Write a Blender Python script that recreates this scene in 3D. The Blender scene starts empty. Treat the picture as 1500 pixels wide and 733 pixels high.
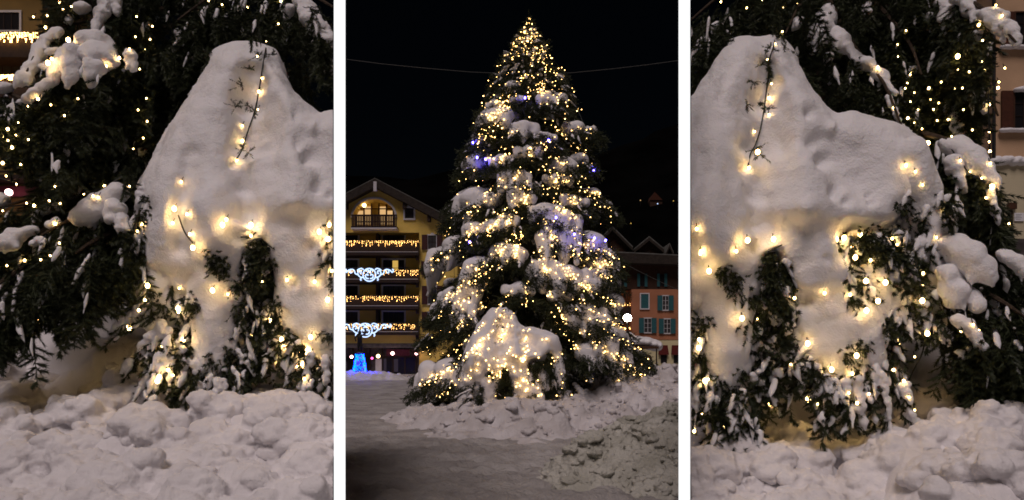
import bpy, bmesh, math, random
import numpy as np
from mathutils import Vector, Matrix, noise
from mathutils.bvhtree import BVHTree

random.seed(7)
RNG = np.random.default_rng(11)
sc = bpy.context.scene
COL = sc.collection
F, HZ, EYE = 1000.0, 520.0, 1.6


def P(px, py, Y):
    return Vector(((px - 750) / F * Y, Y, EYE + (HZ - py) / F * Y))


# ------------------------------------------------------------------ materials
def new_mat(name):
    m = bpy.data.materials.new(name)
    m.use_nodes = True
    nt = m.node_tree
    nt.nodes.clear()
    out = nt.nodes.new('ShaderNodeOutputMaterial')
    return m, nt, out


def principled(name, col, rough=0.7, var=0.0, vscale=5.0, bump=0.0, bscale=30.0, spec=0.3, metal=0.0, detail=4.0,
               col2=None, bump2=0.0, bscale2=8.0):
    m, nt, out = new_mat(name)
    b = nt.nodes.new('ShaderNodeBsdfPrincipled')
    nt.links.new(b.outputs[0], out.inputs[0])
    b.inputs['Base Color'].default_value = (*col, 1)
    b.inputs['Roughness'].default_value = rough
    b.inputs['Specular IOR Level'].default_value = spec
    b.inputs['Metallic'].default_value = metal
    geo = nt.nodes.new('ShaderNodeNewGeometry')
    if var > 0 or col2:
        n = nt.nodes.new('ShaderNodeTexNoise')
        n.inputs['Scale'].default_value = vscale
        n.inputs['Detail'].default_value = detail
        nt.links.new(geo.outputs['Position'], n.inputs['Vector'])
        r = nt.nodes.new('ShaderNodeValToRGB')
        r.color_ramp.elements[0].position = 0.35
        r.color_ramp.elements[1].position = 0.65
        c2 = col2 if col2 else tuple(c * (1 - var) for c in col)
        r.color_ramp.elements[0].color = (*c2, 1)
        r.color_ramp.elements[1].color = (*col, 1)
        nt.links.new(n.outputs['Fac'], r.inputs[0])
        nt.links.new(r.outputs[0], b.inputs['Base Color'])
    prev = None
    for bu, bs in ((bump, bscale), (bump2, bscale2)):
        if bu > 0:
            n = nt.nodes.new('ShaderNodeTexNoise')
            n.inputs['Scale'].default_value = bs
            n.inputs['Detail'].default_value = 5
            nt.links.new(geo.outputs['Position'], n.inputs['Vector'])
            bp = nt.nodes.new('ShaderNodeBump')
            bp.inputs['Strength'].default_value = 1.0
            bp.inputs['Distance'].default_value = bu
            nt.links.new(n.outputs['Fac'], bp.inputs['Height'])
            if prev:
                nt.links.new(prev.outputs[0], bp.inputs['Normal'])
            prev = bp
    if prev:
        nt.links.new(prev.outputs[0], b.inputs['Normal'])
    return m


def emit(name, col, s):
    m, nt, out = new_mat(name)
    e = nt.nodes.new('ShaderNodeEmission')
    e.inputs[0].default_value = (*col, 1)
    e.inputs[1].default_value = s
    nt.links.new(e.outputs[0], out.inputs[0])
    return m


M = {}
M['snow'] = principled('soft snow', (.86, .85, .87), .65, var=.04, vscale=3, bump=.009, bscale=60, spec=.25,
                       bump2=.025, bscale2=8)
M['snow_bank'] = principled('shovelled bank snow', (.80, .78, .80), .7, col2=(.70, .68, .70), vscale=2.5, bump=.006, bscale=60, spec=.2,
                            bump2=.012, bscale2=14)
M['snow_far'] = principled('snow on boughs', (.80, .79, .82), .7, bump=.02, bscale=14, spec=.2)
M['snow_rough'] = principled('shovelled snow', (.66, .64, .66), .75, col2=(.50, .47, .47), vscale=2.2, bump=.02,
                             bscale=22, spec=.2, bump2=.03, bscale2=9)
M['snow_dirty'] = principled('dirty ploughed snow', (.56, .555, .51), .8, col2=(.36, .355, .31), vscale=1.6, bump=.05,
                             bscale=16, spec=.2, bump2=.05, bscale2=5)
M['ground'] = principled('trodden snow', (.47, .455, .45), .8, col2=(.30, .285, .28), vscale=1.3, bump=.05,
                         bscale=14, spec=.2, bump2=.05, bscale2=3, detail=8)
M['needle'] = principled('fir needles', (.055, .068, .030), .55, col2=(.022, .032, .014), vscale=9, spec=.35)
M['needle_far'] = principled('fir needles of tall tree', (.055, .066, .028), .6, col2=(.022, .030, .013), vscale=4,
                             spec=.3)
M['bark'] = principled('bark', (.07, .048, .032), .9, var=.5, vscale=20, bump=.02, bscale=25)
M['wire'] = principled('cable rubber', (.012, .014, .010), .5)
M['cable'] = principled('steel cable', (.075, .075, .07), .6)
M['roof_snow_dim'] = principled('dimmed snow on roof edge', (.15, .15, .14), .9, var=.4, vscale=2)  # snow colour darkened to keep the roof edges dim
M['bulb'] = emit('warm bulb', (1.0, .62, .22), 31.0)
M['bulb_far'] = emit('warm bulb far', (1.0, .58, .18), 14.0)
M['bulb_blue'] = emit('blue bulb', (.10, .07, 1.0), 38.0)
M['garland'] = emit('gold garland bulb', (1.0, .52, .15), 12.0)
M['led_white'] = emit('cold white rope light', (.50, .66, 1.0), 1.7)
M['led_cyan'] = emit('cyan light strand', (.0, .13, 1.0), 6)
M['led_blue'] = emit('blue light strand', (.003, .002, 1.0), 120.0)
M['lamp'] = emit('street lamp glass', (1.0, .93, .78), 60.0)
M['lamp_pink'] = emit('pinkish shop lamp', (1.0, .52, .50), 8.0)
M['lamp_warm'] = emit('warm lantern glass', (1.0, .70, .34), 6.0)
M['neon_pink'] = emit('pink neon', (1.0, .10, .42), 4.5)
M['win_warm'] = emit('lit window', (1.0, .60, .25), .75)
M['win_yellow'] = emit('lit window yellow', (1.0, .62, .14), .62)
M['win_dim'] = emit('dim interior', (.30, .22, .32), .10)
M['strip'] = emit('self-lit white edge', (1, 1, 1), 1.05)  # glow added so the partition edge reads pure white; not a lamp
M['white_paint'] = principled('white painted panel', (.80, .80, .80), .6)
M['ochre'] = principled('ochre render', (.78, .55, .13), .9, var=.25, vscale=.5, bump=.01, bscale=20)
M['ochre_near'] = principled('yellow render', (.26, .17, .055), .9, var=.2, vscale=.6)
M['trim'] = principled('white window surround', (.60, .58, .60), .7, var=.1)
M['wood_dark'] = principled('dark wood', (.030, .015, .011), .7, var=.4, vscale=6)
M['wood_mid'] = principled('brown wood', (.075, .032, .016), .7, var=.3, vscale=6)
M['glass_dark'] = principled('dark window glass', (.014, .013, .015), .35, spec=.15)
M['glass_grey'] = principled('curtained window', (.05, .046, .046), .5, var=.4, vscale=2.5, spec=.2)
M['shutter_red'] = principled('oxblood shutter', (.050, .014, .012), .7, var=.2)
M['roof_tile'] = principled('roof tiles', (.035, .026, .020), .85, var=.4, vscale=4, bump=.04, bscale=5)
M['stone'] = principled('stone', (.10, .085, .085), .9, var=.5, vscale=3, bump=.05, bscale=5)
M['terracotta'] = principled('terracotta render', (.44, .185, .10), .9, var=.2, vscale=.5)
M['attic_wood'] = principled('attic boards', (.050, .022, .012), .85, var=.3, vscale=2)
M['cream'] = principled('cream render', (.68, .61, .37), .9, var=.2, vscale=.6)
M['teal'] = principled('teal shutter', (.025, .11, .125), .7, var=.2)
M['awning'] = principled('dark red awning', (.11, .014, .012), .8)
M['peach'] = principled('peach render', (.60, .40, .25), .9, var=.15, vscale=.8, bump=.01, bscale=30)
M['peach_low'] = principled('cream plinth render', (.62, .55, .38), .9, var=.12, vscale=.8, bump=.01, bscale=30)
M['shutter_brown'] = principled('brown shutter', (.080, .026, .014), .6, var=.3, vscale=8)
M['bronze'] = principled('dark bronze', (.018, .016, .016), .5, metal=.3)
M['forest'] = principled('night forest', (.003, .003, .003), 1.0, var=.6, vscale=.05, spec=0)
M['orange_board'] = principled('orange gable boards', (.055, .016, .007), .9)
M['iron'] = principled('black iron', (.015, .015, .016), .5)
M['paper'] = principled('paper', (.75, .75, .78), .8)
M['ink'] = principled('grey ink', (.35, .35, .38), .8)
M['shop_front'] = principled('maroon fascia', (.13, .025, .045), .7, var=.3)


bs = M['snow'].node_tree.nodes['Principled BSDF']
bs.inputs['Subsurface Weight'].default_value = .22
bs.inputs['Subsurface Radius'].default_value = (1.0, .75, .5)
bs.inputs['Subsurface Scale'].default_value = .035


# ------------------------------------------------------------------ objects
def set_parent(o, p):
    if p is not None:
        o.parent = p
        base = Vector((0, 0, 0))
        q = p
        # parents are never rotated or scaled; accumulate world offset
        o.matrix_parent_inverse = Matrix.Translation(-WORLD.get(p.name, Vector((0, 0, 0))))


WORLD = {}


def link(name, me, mat, parent=None):
    o = bpy.data.objects.new(name, me)
    COL.objects.link(o)
    if mat is not None and len(me.materials) == 0:
        me.materials.append(mat)
    set_parent(o, parent)
    WORLD[o.name] = Vector((0, 0, 0))
    return o


def tag(o, label=None, cat=None, group=None, kind=None):
    if label:
        o['label'] = label
    if cat:
        o['category'] = cat
    if group:
        o['group'] = group
    if kind:
        o['kind'] = kind
    return o


def thing(name, loc, label, cat, group=None):
    o = bpy.data.objects.new(name, None)
    o.empty_display_size = .2
    o.location = loc
    COL.objects.link(o)
    WORLD[o.name] = Vector(loc)
    return tag(o, label, cat, group)


def mesh_tris(name, T):
    """T: (n,3,3) triangles"""
    n = len(T)
    me = bpy.data.meshes.new(name)
    me.vertices.add(n * 3)
    me.vertices.foreach_set('co', np.ascontiguousarray(T, dtype=np.float32).ravel())
    me.loops.add(n * 3)
    me.loops.foreach_set('vertex_index', np.arange(n * 3, dtype=np.int32))
    me.polygons.add(n)
    me.polygons.foreach_set('loop_start', np.arange(0, n * 3, 3, dtype=np.int32))
    me.update(calc_edges=True)
    return me


def from_bm(name, bm, smooth=False):
    me = bpy.data.meshes.new(name)
    bm.to_mesh(me)
    bm.free()
    if smooth:
        me.polygons.foreach_set('use_smooth', [True] * len(me.polygons))
    return me


class MB:
    """collects simple solids, then links them as one mesh"""

    def __init__(self):
        self.bm = bmesh.new()

    def box(self, x0, x1, y0, y1, z0, z1):
        vs = [self.bm.verts.new(c) for c in
              ((x0, y0, z0), (x1, y0, z0), (x1, y1, z0), (x0, y1, z0), (x0, y0, z1), (x1, y0, z1), (x1, y1, z1),
               (x0, y1, z1))]
        for f in ((0, 3, 2, 1), (4, 5, 6, 7), (0, 1, 5, 4), (1, 2, 6, 5), (2, 3, 7, 6), (3, 0, 4, 7)):
            self.bm.faces.new([vs[i] for i in f])
        return self

    def pbox(self, px0, px1, py0, py1, Y, depth):
        """box whose front face at distance Y spans those picture limits"""
        a = P(px0, py1, Y)
        b = P(px1, py0, Y)
        return self.box(a.x, b.x, Y, Y + depth, a.z, b.z)

    def prism(self, pts, y0, y1):
        """pts: list of (x,z); extruded along y"""
        a = [self.bm.verts.new((x, y0, z)) for x, z in pts]
        b = [self.bm.verts.new((x, y1, z)) for x, z in pts]
        n = len(pts)
        self.bm.faces.new(a)
        self.bm.faces.new(b[::-1])
        for i in range(n):
            self.bm.faces.new((a[i], b[i], b[(i + 1) % n], a[(i + 1) % n]))
        return self

    def tube(self, pts, r, seg=6, r1=None):
        pts = [Vector(p) for p in pts]
        r1 = r if r1 is None else r1
        rings = []
        n = len(pts)
        for i, p in enumerate(pts):
            d = (pts[min(i + 1, n - 1)] - pts[max(i - 1, 0)])
            d = d.normalized() if d.length > 1e-9 else Vector((0, 0, 1))
            u = d.cross(Vector((0, 0, 1)))
            if u.length < .05:
                u = d.cross(Vector((1, 0, 0)))
            u.normalize()
            w = d.cross(u)
            rr = r + (r1 - r) * i / max(1, n - 1)
            rings.append([self.bm.verts.new(p + (u * math.cos(2 * math.pi * k / seg) + w * math.sin(2 * math.pi * k / seg)) * rr)
                          for k in range(seg)])
        for a, b in zip(rings, rings[1:]):
            for k in range(seg):
                self.bm.faces.new((a[k], a[(k + 1) % seg], b[(k + 1) % seg], b[k]))
        self.bm.faces.new(rings[0][::-1])
        self.bm.faces.new(rings[-1])
        return self

    def ball(self, c, r, sub=2, scale=(1, 1, 1)):
        bmesh.ops.create_icosphere(self.bm, subdivisions=sub, radius=1.0,
                                   matrix=Matrix.Translation(c) @ Matrix.Diagonal((r * scale[0], r * scale[1], r * scale[2], 1)))
        return self

    def build(self, name, mat, parent=None, smooth=False):
        bmesh.ops.recalc_face_normals(self.bm, faces=self.bm.faces)
        return link(name, from_bm(name, self.bm, smooth), mat, parent)


def bez(pts, n):
    """Catmull-Rom through pts"""
    pts = [Vector(p) for p in pts]
    if len(pts) == 2:
        return [pts[0].lerp(pts[1], i / (n - 1)) for i in range(n)]
    q = [pts[0] * 2 - pts[1]] + pts + [pts[-1] * 2 - pts[-2]]
    out = []
    m = len(pts) - 1
    for i in range(n):
        t = i / (n - 1) * m
        k = min(int(t), m - 1)
        t -= k
        a, b, c, d = q[k:k + 4]
        out.append(.5 * ((2 * b) + (c - a) * t + (2 * a - 5 * b + 4 * c - d) * t * t + (3 * b - a - 3 * c + d) * t ** 3))
    return out


# ------------------------------------------------------------------ partition clip
# radial faces of the two white partitions: (normal pointing to the kept side)
def radial(px):
    k = (px - 750) / F
    return k


K_L = radial(488.6)   # left view keeps x <= K_L*y
K_R = radial(1011.4)  # right view keeps x >= K_R*y


def keep_tris(T, side):
    if side is None or len(T) == 0:
        return T
    x = T[:, :, 0]
    y = T[:, :, 1]
    ok = (x <= K_L * y - .004).all(1) if side == 'L' else (x >= K_R * y + .004).all(1)
    return T[ok]


def clip_bm(bm, side):
    if side is None:
        return
    if side == 'L':
        no = Vector((1, -K_L, 0)).normalized()
    else:
        no = Vector((-1, K_R, 0)).normalized()
    geom = bm.verts[:] + bm.edges[:] + bm.faces[:]
    res = bmesh.ops.bisect_plane(bm, geom=geom, dist=1e-5, plane_co=-no * .004, plane_no=no, clear_outer=True)
    cut = [e for e in res['geom_cut'] if isinstance(e, bmesh.types.BMEdge) and e.is_valid and e.is_boundary]
    if cut:
        bmesh.ops.holes_fill(bm, edges=cut, sides=0)


# ------------------------------------------------------------------ snow pillows
def ico_arrays(sub):
    bm = bmesh.new()
    bmesh.ops.create_icosphere(bm, subdivisions=sub, radius=1.0)
    bm.verts.index_update()
    v = np.array([x.co[:] for x in bm.verts])
    f = np.array([[q.index for q in p.verts] for p in bm.faces], np.int32)
    bm.free()
    return v, f


ICO = {k: ico_arrays(k) for k in (1, 2, 3)}


def mesh_vf(name, V, Fc, smooth=False):
    """V (n,3), Fc (m,3)"""
    me = bpy.data.meshes.new(name)
    n, m = len(V), len(Fc)
    me.vertices.add(n)
    me.vertices.foreach_set('co', np.ascontiguousarray(V, np.float32).ravel())
    me.loops.add(m * 3)
    me.loops.foreach_set('vertex_index', np.ascontiguousarray(Fc, np.int32).ravel())
    me.polygons.add(m)
    me.polygons.foreach_set('loop_start', np.arange(0, m * 3, 3, dtype=np.int32))
    if smooth:
        me.polygons.foreach_set('use_smooth', np.ones(m, bool))
    me.update(calc_edges=True)
    return me


def ellipsoids(blobs, voxel):
    Vs, Fs, off = [], [], 0
    for c, r in blobs:
        v, f = ICO[1 if max(r) < voxel * 2.5 else 2 if max(r) < voxel * 9 else 3]
        Vs.append(v * np.array(r) + np.array(c))
        Fs.append(f + off)
        off += len(v)
    return Vs, Fs, off


def snow(name, blobs, voxel, mat, parent, smooth=4, amp=.02, scale=3.0, dents=(), side=None, amp2=0.0, scale2=11.0,
         extra=None, amp3=0.0, scale3=25.0):
    """blobs: (centre, (rx,ry,rz)) fused into one pillow of snow"""
    Vs, Fs, off = ellipsoids(blobs, voxel)
    if extra is not None:
        Vs.append(extra[0])
        Fs.append(extra[1] + off)
    me = mesh_vf('tmp', np.concatenate(Vs), np.concatenate(Fs))
    o = bpy.data.objects.new('tmp', me)
    COL.objects.link(o)
    rm = o.modifiers.new('r', 'REMESH')
    rm.mode = 'VOXEL'
    rm.voxel_size = voxel
    sm = o.modifiers.new('s', 'SMOOTH')
    sm.iterations = smooth
    sm.factor = .5
    dg = bpy.context.evaluated_depsgraph_get()
    me2 = bpy.data.meshes.new_from_object(o.evaluated_get(dg))
    bpy.data.objects.remove(o)
    bpy.data.meshes.remove(me)
    n = len(me2.vertices)
    co_ = np.empty(n * 3, np.float32)
    me2.vertices.foreach_get('co', co_)
    co_ = co_.reshape(-1, 3)
    no_ = np.empty(n * 3, np.float32)
    me2.vertices.foreach_get('normal', no_)
    no_ = no_.reshape(-1, 3)
    d = np.zeros(n)
    for a, sc1 in ((amp, scale), (amp2, scale2), (amp3, scale3)):
        if a:
            d += a * np.array([noise.noise(v) for v in (co_ * sc1).tolist()])
    if dents:
        px = 750 + co_[:, 0] / co_[:, 1] * F
        py = HZ - (co_[:, 2] - EYE) / co_[:, 1] * F
        fr = no_[:, 1] < .25
        for (dx, dy, dr, dd) in dents:
            q = ((px - dx) ** 2 + (py - dy) ** 2) / (dr * dr)
            d -= np.where(fr & (q < 6), dd * np.exp(-q), 0)
    me2.vertices.foreach_set('co', np.ascontiguousarray(co_ + no_ * d[:, None], np.float32).ravel())
    bm = bmesh.new()
    bm.from_mesh(me2)
    bpy.data.meshes.remove(me2)
    clip_bm(bm, side)
    if not bm.faces:
        bm.free()
        return None
    me3 = from_bm(name, bm, True)
    return link(name, me3, mat, parent)


def clump_blobs(c, ragged=1.0):
    """an irregular lump of lying snow along c = [(Vector, r)...], with tongues sagging off it"""
    out = []
    pts = c if len(c) > 1 else [c[0], (c[0][0] + Vector((c[0][1] * .5, 0, 0)), c[0][1] * .8)]
    for (a, ra), (b, rb) in zip(pts, pts[1:]):
        L = (b - a).length
        k = max(2, min(9, int(L / (.45 * min(ra, rb)))))
        for i in range(k + 1):
            t = i / k
            r = (ra + (rb - ra) * t)
            p = a.lerp(b, t)
            j = Vector((random.gauss(0, .22), random.gauss(0, .25), random.gauss(0, .16))) * r * ragged
            q = r * random.uniform(.72, 1.12)
            out.append((p + j, (q * random.uniform(.85, 1.15), q, q * random.uniform(.7, .95))))
            if random.random() < .55 * ragged:
                w = Vector((random.uniform(-.9, .9), random.uniform(-1, .2), -.2)) * r
                e = p + w
                f = e + Vector((random.uniform(-.5, .5), random.uniform(-.3, .1), -1)) * r * random.uniform(.5, 1.5)
                out += chain([(e, r * random.uniform(.38, .55)), (f, r * random.uniform(.14, .26))], 5)
    return out


def dust_mesh(items):
    """thin sleeves of snow lying along twigs: items (start, direction, length, radius)"""
    v0, f0 = ICO[2]
    Vs, Fs, off = [], [], 0
    for a, d, ln, r in items:
        d = Vector(d).normalized()
        u = d.cross(Vector((0, 0, 1)))
        u = u.normalized() if u.length > .05 else Vector((1, 0, 0))
        w = d.cross(u)
        R = np.array([u[:], w[:], d[:]])
        sh = v0 * np.array([r * random.uniform(.8, 1.3), r * random.uniform(.7, 1.1), ln * .5])
        ph = random.uniform(0, 9)
        t = v0[:, 2]
        wob = 1 + .28 * np.sin(t * 5 + ph) + .22 * np.sin(v0[:, 0] * 4 + ph * 2) * np.cos(t * 7)
        sh[:, :2] *= (wob * (1 - .35 * t))[:, None]
        sh[:, 0] += .35 * r * np.sin(t * 2.5 + ph)
        Vs.append(sh @ R + np.array((Vector(a) + d * ln * .5)[:]))
        Fs.append(f0 + off)
        off += len(v0)
    return np.concatenate(Vs), np.concatenate(Fs)


def dusting(items, parent, mat, side=None):
    if not items:
        return None
    V, Fc = dust_mesh(items)
    if side:
        k = K_L if side == 'L' else K_R
        bad = (V[:, 0] > k * V[:, 1] - .004) if side == 'L' else (V[:, 0] < k * V[:, 1] + .004)
        Fc = Fc[~bad[Fc].any(1)]
        if not len(Fc):
            return None
    o = link('snow_dusting', mesh_vf('snow_dusting', V, Fc, True), mat, parent)
    return tag(o, kind='stuff')


def chain(pts, n=8, flat=1.0):
    """pts: (Vector, r) along a path -> blobs"""
    out = []
    for (a, ra), (b, rb) in zip(pts, pts[1:]):
        L = (b - a).length
        k = max(2, int(L / max(.4 * min(ra, rb), .01)))
        k = min(k, n)
        for i in range(k):
            t = i / k
            r = ra + (rb - ra) * t
            out.append((a.lerp(b, t), (r, r, r * flat)))
    a, r = pts[-1]
    out.append((a, (r, r, r * flat)))
    return out


# ------------------------------------------------------------------ needles
def needles_along(a, b, n, nl, nw, rng, spread=.68, taper=.3):
    """triangles of needles around the twig a->b"""
    a = np.asarray(a, float)
    b = np.asarray(b, float)
    ax = b - a
    L = np.linalg.norm(ax)
    ax = ax / L
    h = np.array([0, 0, 1.0]) if abs(ax[2]) < .9 else np.array([1.0, 0, 0])
    u = np.cross(ax, h)
    u /= np.linalg.norm(u)
    w = np.cross(ax, u)
    t = rng.random(n)
    ph = rng.random(n) * 2 * math.pi
    rad = np.cos(ph)[:, None] * u + np.sin(ph)[:, None] * w
    tang = -np.sin(ph)[:, None] * u + np.cos(ph)[:, None] * w
    base = a + ax * (t * L)[:, None]
    ln = nl * (1 - taper * t) * (.75 + .5 * rng.random(n))
    d = (ax * .82 + rad * spread + rng.normal(0, .12, (n, 3)))
    tip = base + d * ln[:, None]
    return np.stack([base - tang * nw, base + tang * nw, tip], 1)


def spray_template(L, nside, side_len, per, nl, nw, rng, flat=.35):
    """a drooping fan of twiglets; stem runs along -Z, fan lies in XZ"""
    T = [needles_along((0, 0, 0), (0, 0, -L), per + 4, nl, nw, rng)]
    for i in range(nside):
        t = .06 + .9 * i / nside + rng.random() * .04
        s = 1 if i % 2 else -1
        ll = side_len * (1 - .65 * t) * (.7 + .6 * rng.random())
        an = math.radians(35 + 25 * rng.random())
        d = np.array([s * math.sin(an), rng.normal(0, flat), -math.cos(an)])
        a = np.array([0, 0, -L * t])
        T.append(needles_along(a, a + d * ll, per, nl, nw, rng))
        # twig wood
        T.append(np.array([[a + [0, .003, 0], a - [0, .003, 0], a + d * ll]]))
    T.append(np.array([[[-.006, 0, 0], [.006, 0, 0], [0, 0, -L]]]))
    return np.concatenate(T)


NEAR_SPRAYS = [spray_template(.38, 11, .15, 74, .040, .0040, RNG) for _ in range(6)]
NEAR_BRUSH = [spray_template(.25, 6, .11, 76, .040, .0040, RNG, .6) for _ in range(4)]
FAR_SPRAYS = [spray_template(.50, 9, .26, 8, .075, .011, RNG, .4) for _ in range(5)]


def place(tpls, roots, dirs, scales, rng):
    """returns all triangles of templates set at roots, hanging along dirs"""
    out = []
    which = rng.integers(0, len(tpls), len(roots))
    for i, (r, d, s) in enumerate(zip(roots, dirs, scales)):
        d = np.asarray(d, float)
        d = d / np.linalg.norm(d)
        z = -d
        yaw = rng.random() * 2 * math.pi
        h = np.array([math.cos(yaw), math.sin(yaw), 0])
        x = h - z * np.dot(h, z)
        n = np.linalg.norm(x)
        x = x / n if n > .05 else np.array([1.0, 0, 0])
        y = np.cross(z, x)
        R = np.stack([x, y, z], 0) * s
        out.append(tpls[which[i]] @ R + np.asarray(r, float))
    return np.concatenate(out) if out else np.zeros((0, 3, 3))


CAMP0 = Vector((0, 0, EYE))


def make_bvh(objs):
    V, Fc, off = [], [], 0
    for o in objs:
        me = o.data
        n = len(me.vertices)
        a = np.empty(n * 3, np.float32)
        me.vertices.foreach_get('co', a)
        V.append(a.reshape(-1, 3))
        if len(me.polygons) and me.loops and len(me.polygons) * 3 == len(me.loops):
            b = np.empty(len(me.loops), np.int32)
            me.loops.foreach_get('vertex_index', b)
            Fc += (b.reshape(-1, 3) + off).tolist()
        else:
            Fc += [[i + off for i in p.vertices] for p in me.polygons]
        off += n
    return BVHTree.FromPolygons(np.concatenate(V).tolist(), Fc)


# ================================================================== camera, world, sun
cam = bpy.data.cameras.new('camera')
co = bpy.data.objects.new('camera', cam)
COL.objects.link(co)
co.location = (0, 0, EYE)
co.rotation_euler = (math.radians(90), 0, 0)
cam.sensor_width = 36
cam.lens = 24
cam.shift_y = (HZ - 366.5) / 1500
cam.clip_start = .05
cam.clip_end = 3000
sc.camera = co

SUN_EL, SUN_AZ = math.radians(55), math.radians(-16)   # behind the camera, a little to the left
w = bpy.data.worlds.new('World')
sc.world = w
w.use_nodes = True
nt = w.node_tree
bg = nt.nodes['Background']
sky = nt.nodes.new('ShaderNodeTexSky')
sky.sky_type = 'NISHITA'
sky.sun_disc = False
sky.sun_elevation = SUN_EL
sky.sun_rotation = math.pi + SUN_AZ * -1
nt.links.new(sky.outputs[0], bg.inputs[0])
bg.inputs[1].default_value = .0004
sun = bpy.data.lights.new('sun', 'SUN')
sun.energy = 1.42
sun.angle = math.radians(26)
sun.color = (1.0, .84, .815)
so = bpy.data.objects.new('sun', sun)
COL.objects.link(so)
dirv = Vector((-math.sin(SUN_AZ) * math.cos(SUN_EL), math.cos(SUN_AZ) * math.cos(SUN_EL), -math.sin(SUN_EL)))
so.rotation_euler = dirv.to_track_quat('-Z', 'Y').to_euler()
so.location = (-3, -10, 12)


# ================================================================== ground
def grid_mesh(xs, ys, zf):
    nx, ny = len(xs), len(ys)
    V = [(x, y, zf(x, y)) for y in ys for x in xs]
    Fc = [(j * nx + i, j * nx + i + 1, (j + 1) * nx + i + 1, (j + 1) * nx + i) for j in range(ny - 1) for i in
          range(nx - 1)]
    me = bpy.data.meshes.new('grid')
    me.from_pydata(V, [], Fc)
    me.polygons.foreach_set('use_smooth', [True] * len(me.polygons))
    return me


def fbm(x, y, s, o=3, seed=0.0):
    return noise.fractal(Vector((x * s, y * s, seed)), 1.0, 2.0, o)


def ground_z(x, y):
    if y > 90 or abs(x) > 60:
        return 0.0
    fade = max(0, min(1, (90 - y) / 30))
    tracks = .030 * noise.noise(Vector((x * .9, y * 3.2, 4.0))) + .035 * noise.noise(Vector((x * 2.6, y * 4.5, 1.0)))
    tracks += .028 * abs(noise.noise(Vector((x * 4.2, y * 5.0, 7.0)))) + .012 * noise.noise(Vector((x * 9, y * 9, 2.0)))
    return (.05 * fbm(x, y, .35) + tracks) * fade


xs = np.concatenate([-np.geomspace(600, 6.2, 40), np.linspace(-6, 6, 200), np.geomspace(6.2, 600, 40)])
ys = np.concatenate([np.linspace(-20, 5.5, 12), np.linspace(6, 13, 190), np.linspace(13.1, 24, 110), np.geomspace(24.3, 1500, 70)])


def smooth01(t):
    t = max(0.0, min(1.0, t))
    return t * t * (3 - 2 * t)


def chunk(x, y, s, seed):
    d, p = noise.voronoi(Vector((x * s, y * s, seed)))
    return (d[1] - d[0])


def bumps(X, Y, n, r0, r1, rng, power=2.2, hk=.55):
    """rounded clumps of snow thrown on each other: height field over the grid X, Y"""
    H = np.zeros_like(X)
    k = rng.integers(0, X.size, n)
    for i in k:
        r = r0 + (r1 - r0) * rng.random() ** power
        a = rng.random() * math.pi
        el = rng.uniform(.65, 1.0)
        dx, dy = X - X.flat[i], Y - Y.flat[i]
        m = (np.abs(dx) < r * 1.05) & (np.abs(dy) < r * 1.05)
        if not m.any():
            continue
        dx, dy = dx[m], dy[m]
        u = (dx * math.cos(a) + dy * math.sin(a)) / r
        v = (-dx * math.sin(a) + dy * math.cos(a)) / (r * el)
        q = np.clip(1 - u * u - v * v, 0, 1)
        h = r * hk * rng.uniform(.5, 1.15) * np.minimum(1.0, 1.25 * q ** .62) * (1 + .35 * u * rng.uniform(-1, 1))
        H[m] = np.maximum(H[m], h) + .12 * np.minimum(H[m], h)
    return H


def soften(Z, k=1):
    for _ in range(k):
        A = Z.copy()
        A[1:-1, 1:-1] = (Z[1:-1, 1:-1] * 4 + Z[:-2, 1:-1] + Z[2:, 1:-1] + Z[1:-1, :-2] + Z[1:-1, 2:]) / 8
        Z = A
    return Z


gm = grid_mesh(xs, ys, ground_z)
X2, Y2 = np.meshgrid(xs, ys)
sx_ = (np.abs(xs) < 4.2)
sy_ = (ys > 6) & (ys < 15)
ix, iy = np.where(sx_)[0], np.where(sy_)[0]
sub = np.ix_(iy, ix)
rg = np.random.default_rng(21)
Hs = bumps(X2[sub], Y2[sub], 2600, .05, .17, rg, 2.0, .34)
Hg = np.zeros_like(X2)
Hg[sub] = Hs
cg = np.empty(len(gm.vertices) * 3, np.float32)
gm.vertices.foreach_get('co', cg)
cg = cg.reshape(-1, 3)
cg[:, 2] += (Hg * np.clip((4.2 - np.abs(X2)) * 2, 0, 1) * np.clip((15 - Y2) / 3, 0, 1)).ravel()
gm.vertices.foreach_set('co', cg.ravel())
g = link('snow_ground', gm, M['ground'])
tag(g, kind='structure')


def chunks(parent, name, pts, voxel, mat, side=None, seed=0, hk=.75):
    """broken lumps of snow lying on a bank: pts = (x, y, z, r)"""
    st = random.getstate()
    random.seed(seed + 100)
    bl = []
    for (x, y, z, r) in pts:
        bl.append((Vector((x, y, z + r * random.uniform(-.25, .22))), (r * random.uniform(.75, 1.25), r * random.uniform(.75, 1.2), r * hk * random.uniform(.7, 1.1))))
        for k in range(random.choice((1, 2, 3))):
            q = r * random.uniform(.3, .6)
            a = random.uniform(0, 6.3)
            bl.append((Vector((x + math.cos(a) * r * .75, y + math.sin(a) * r * .75, z + r * random.uniform(-.1, .45))), (q * random.uniform(.8, 1.3), q, q * .8)))
    random.setstate(st)
    o = snow(name, bl, voxel, mat, parent, smooth=3, amp=voxel * 2.6, scale=.13 / voxel, amp2=voxel * 1.3, scale2=.33 / voxel, side=side, amp3=voxel * .5, scale3=.9 / voxel)
    return tag(o, kind='stuff')


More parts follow.
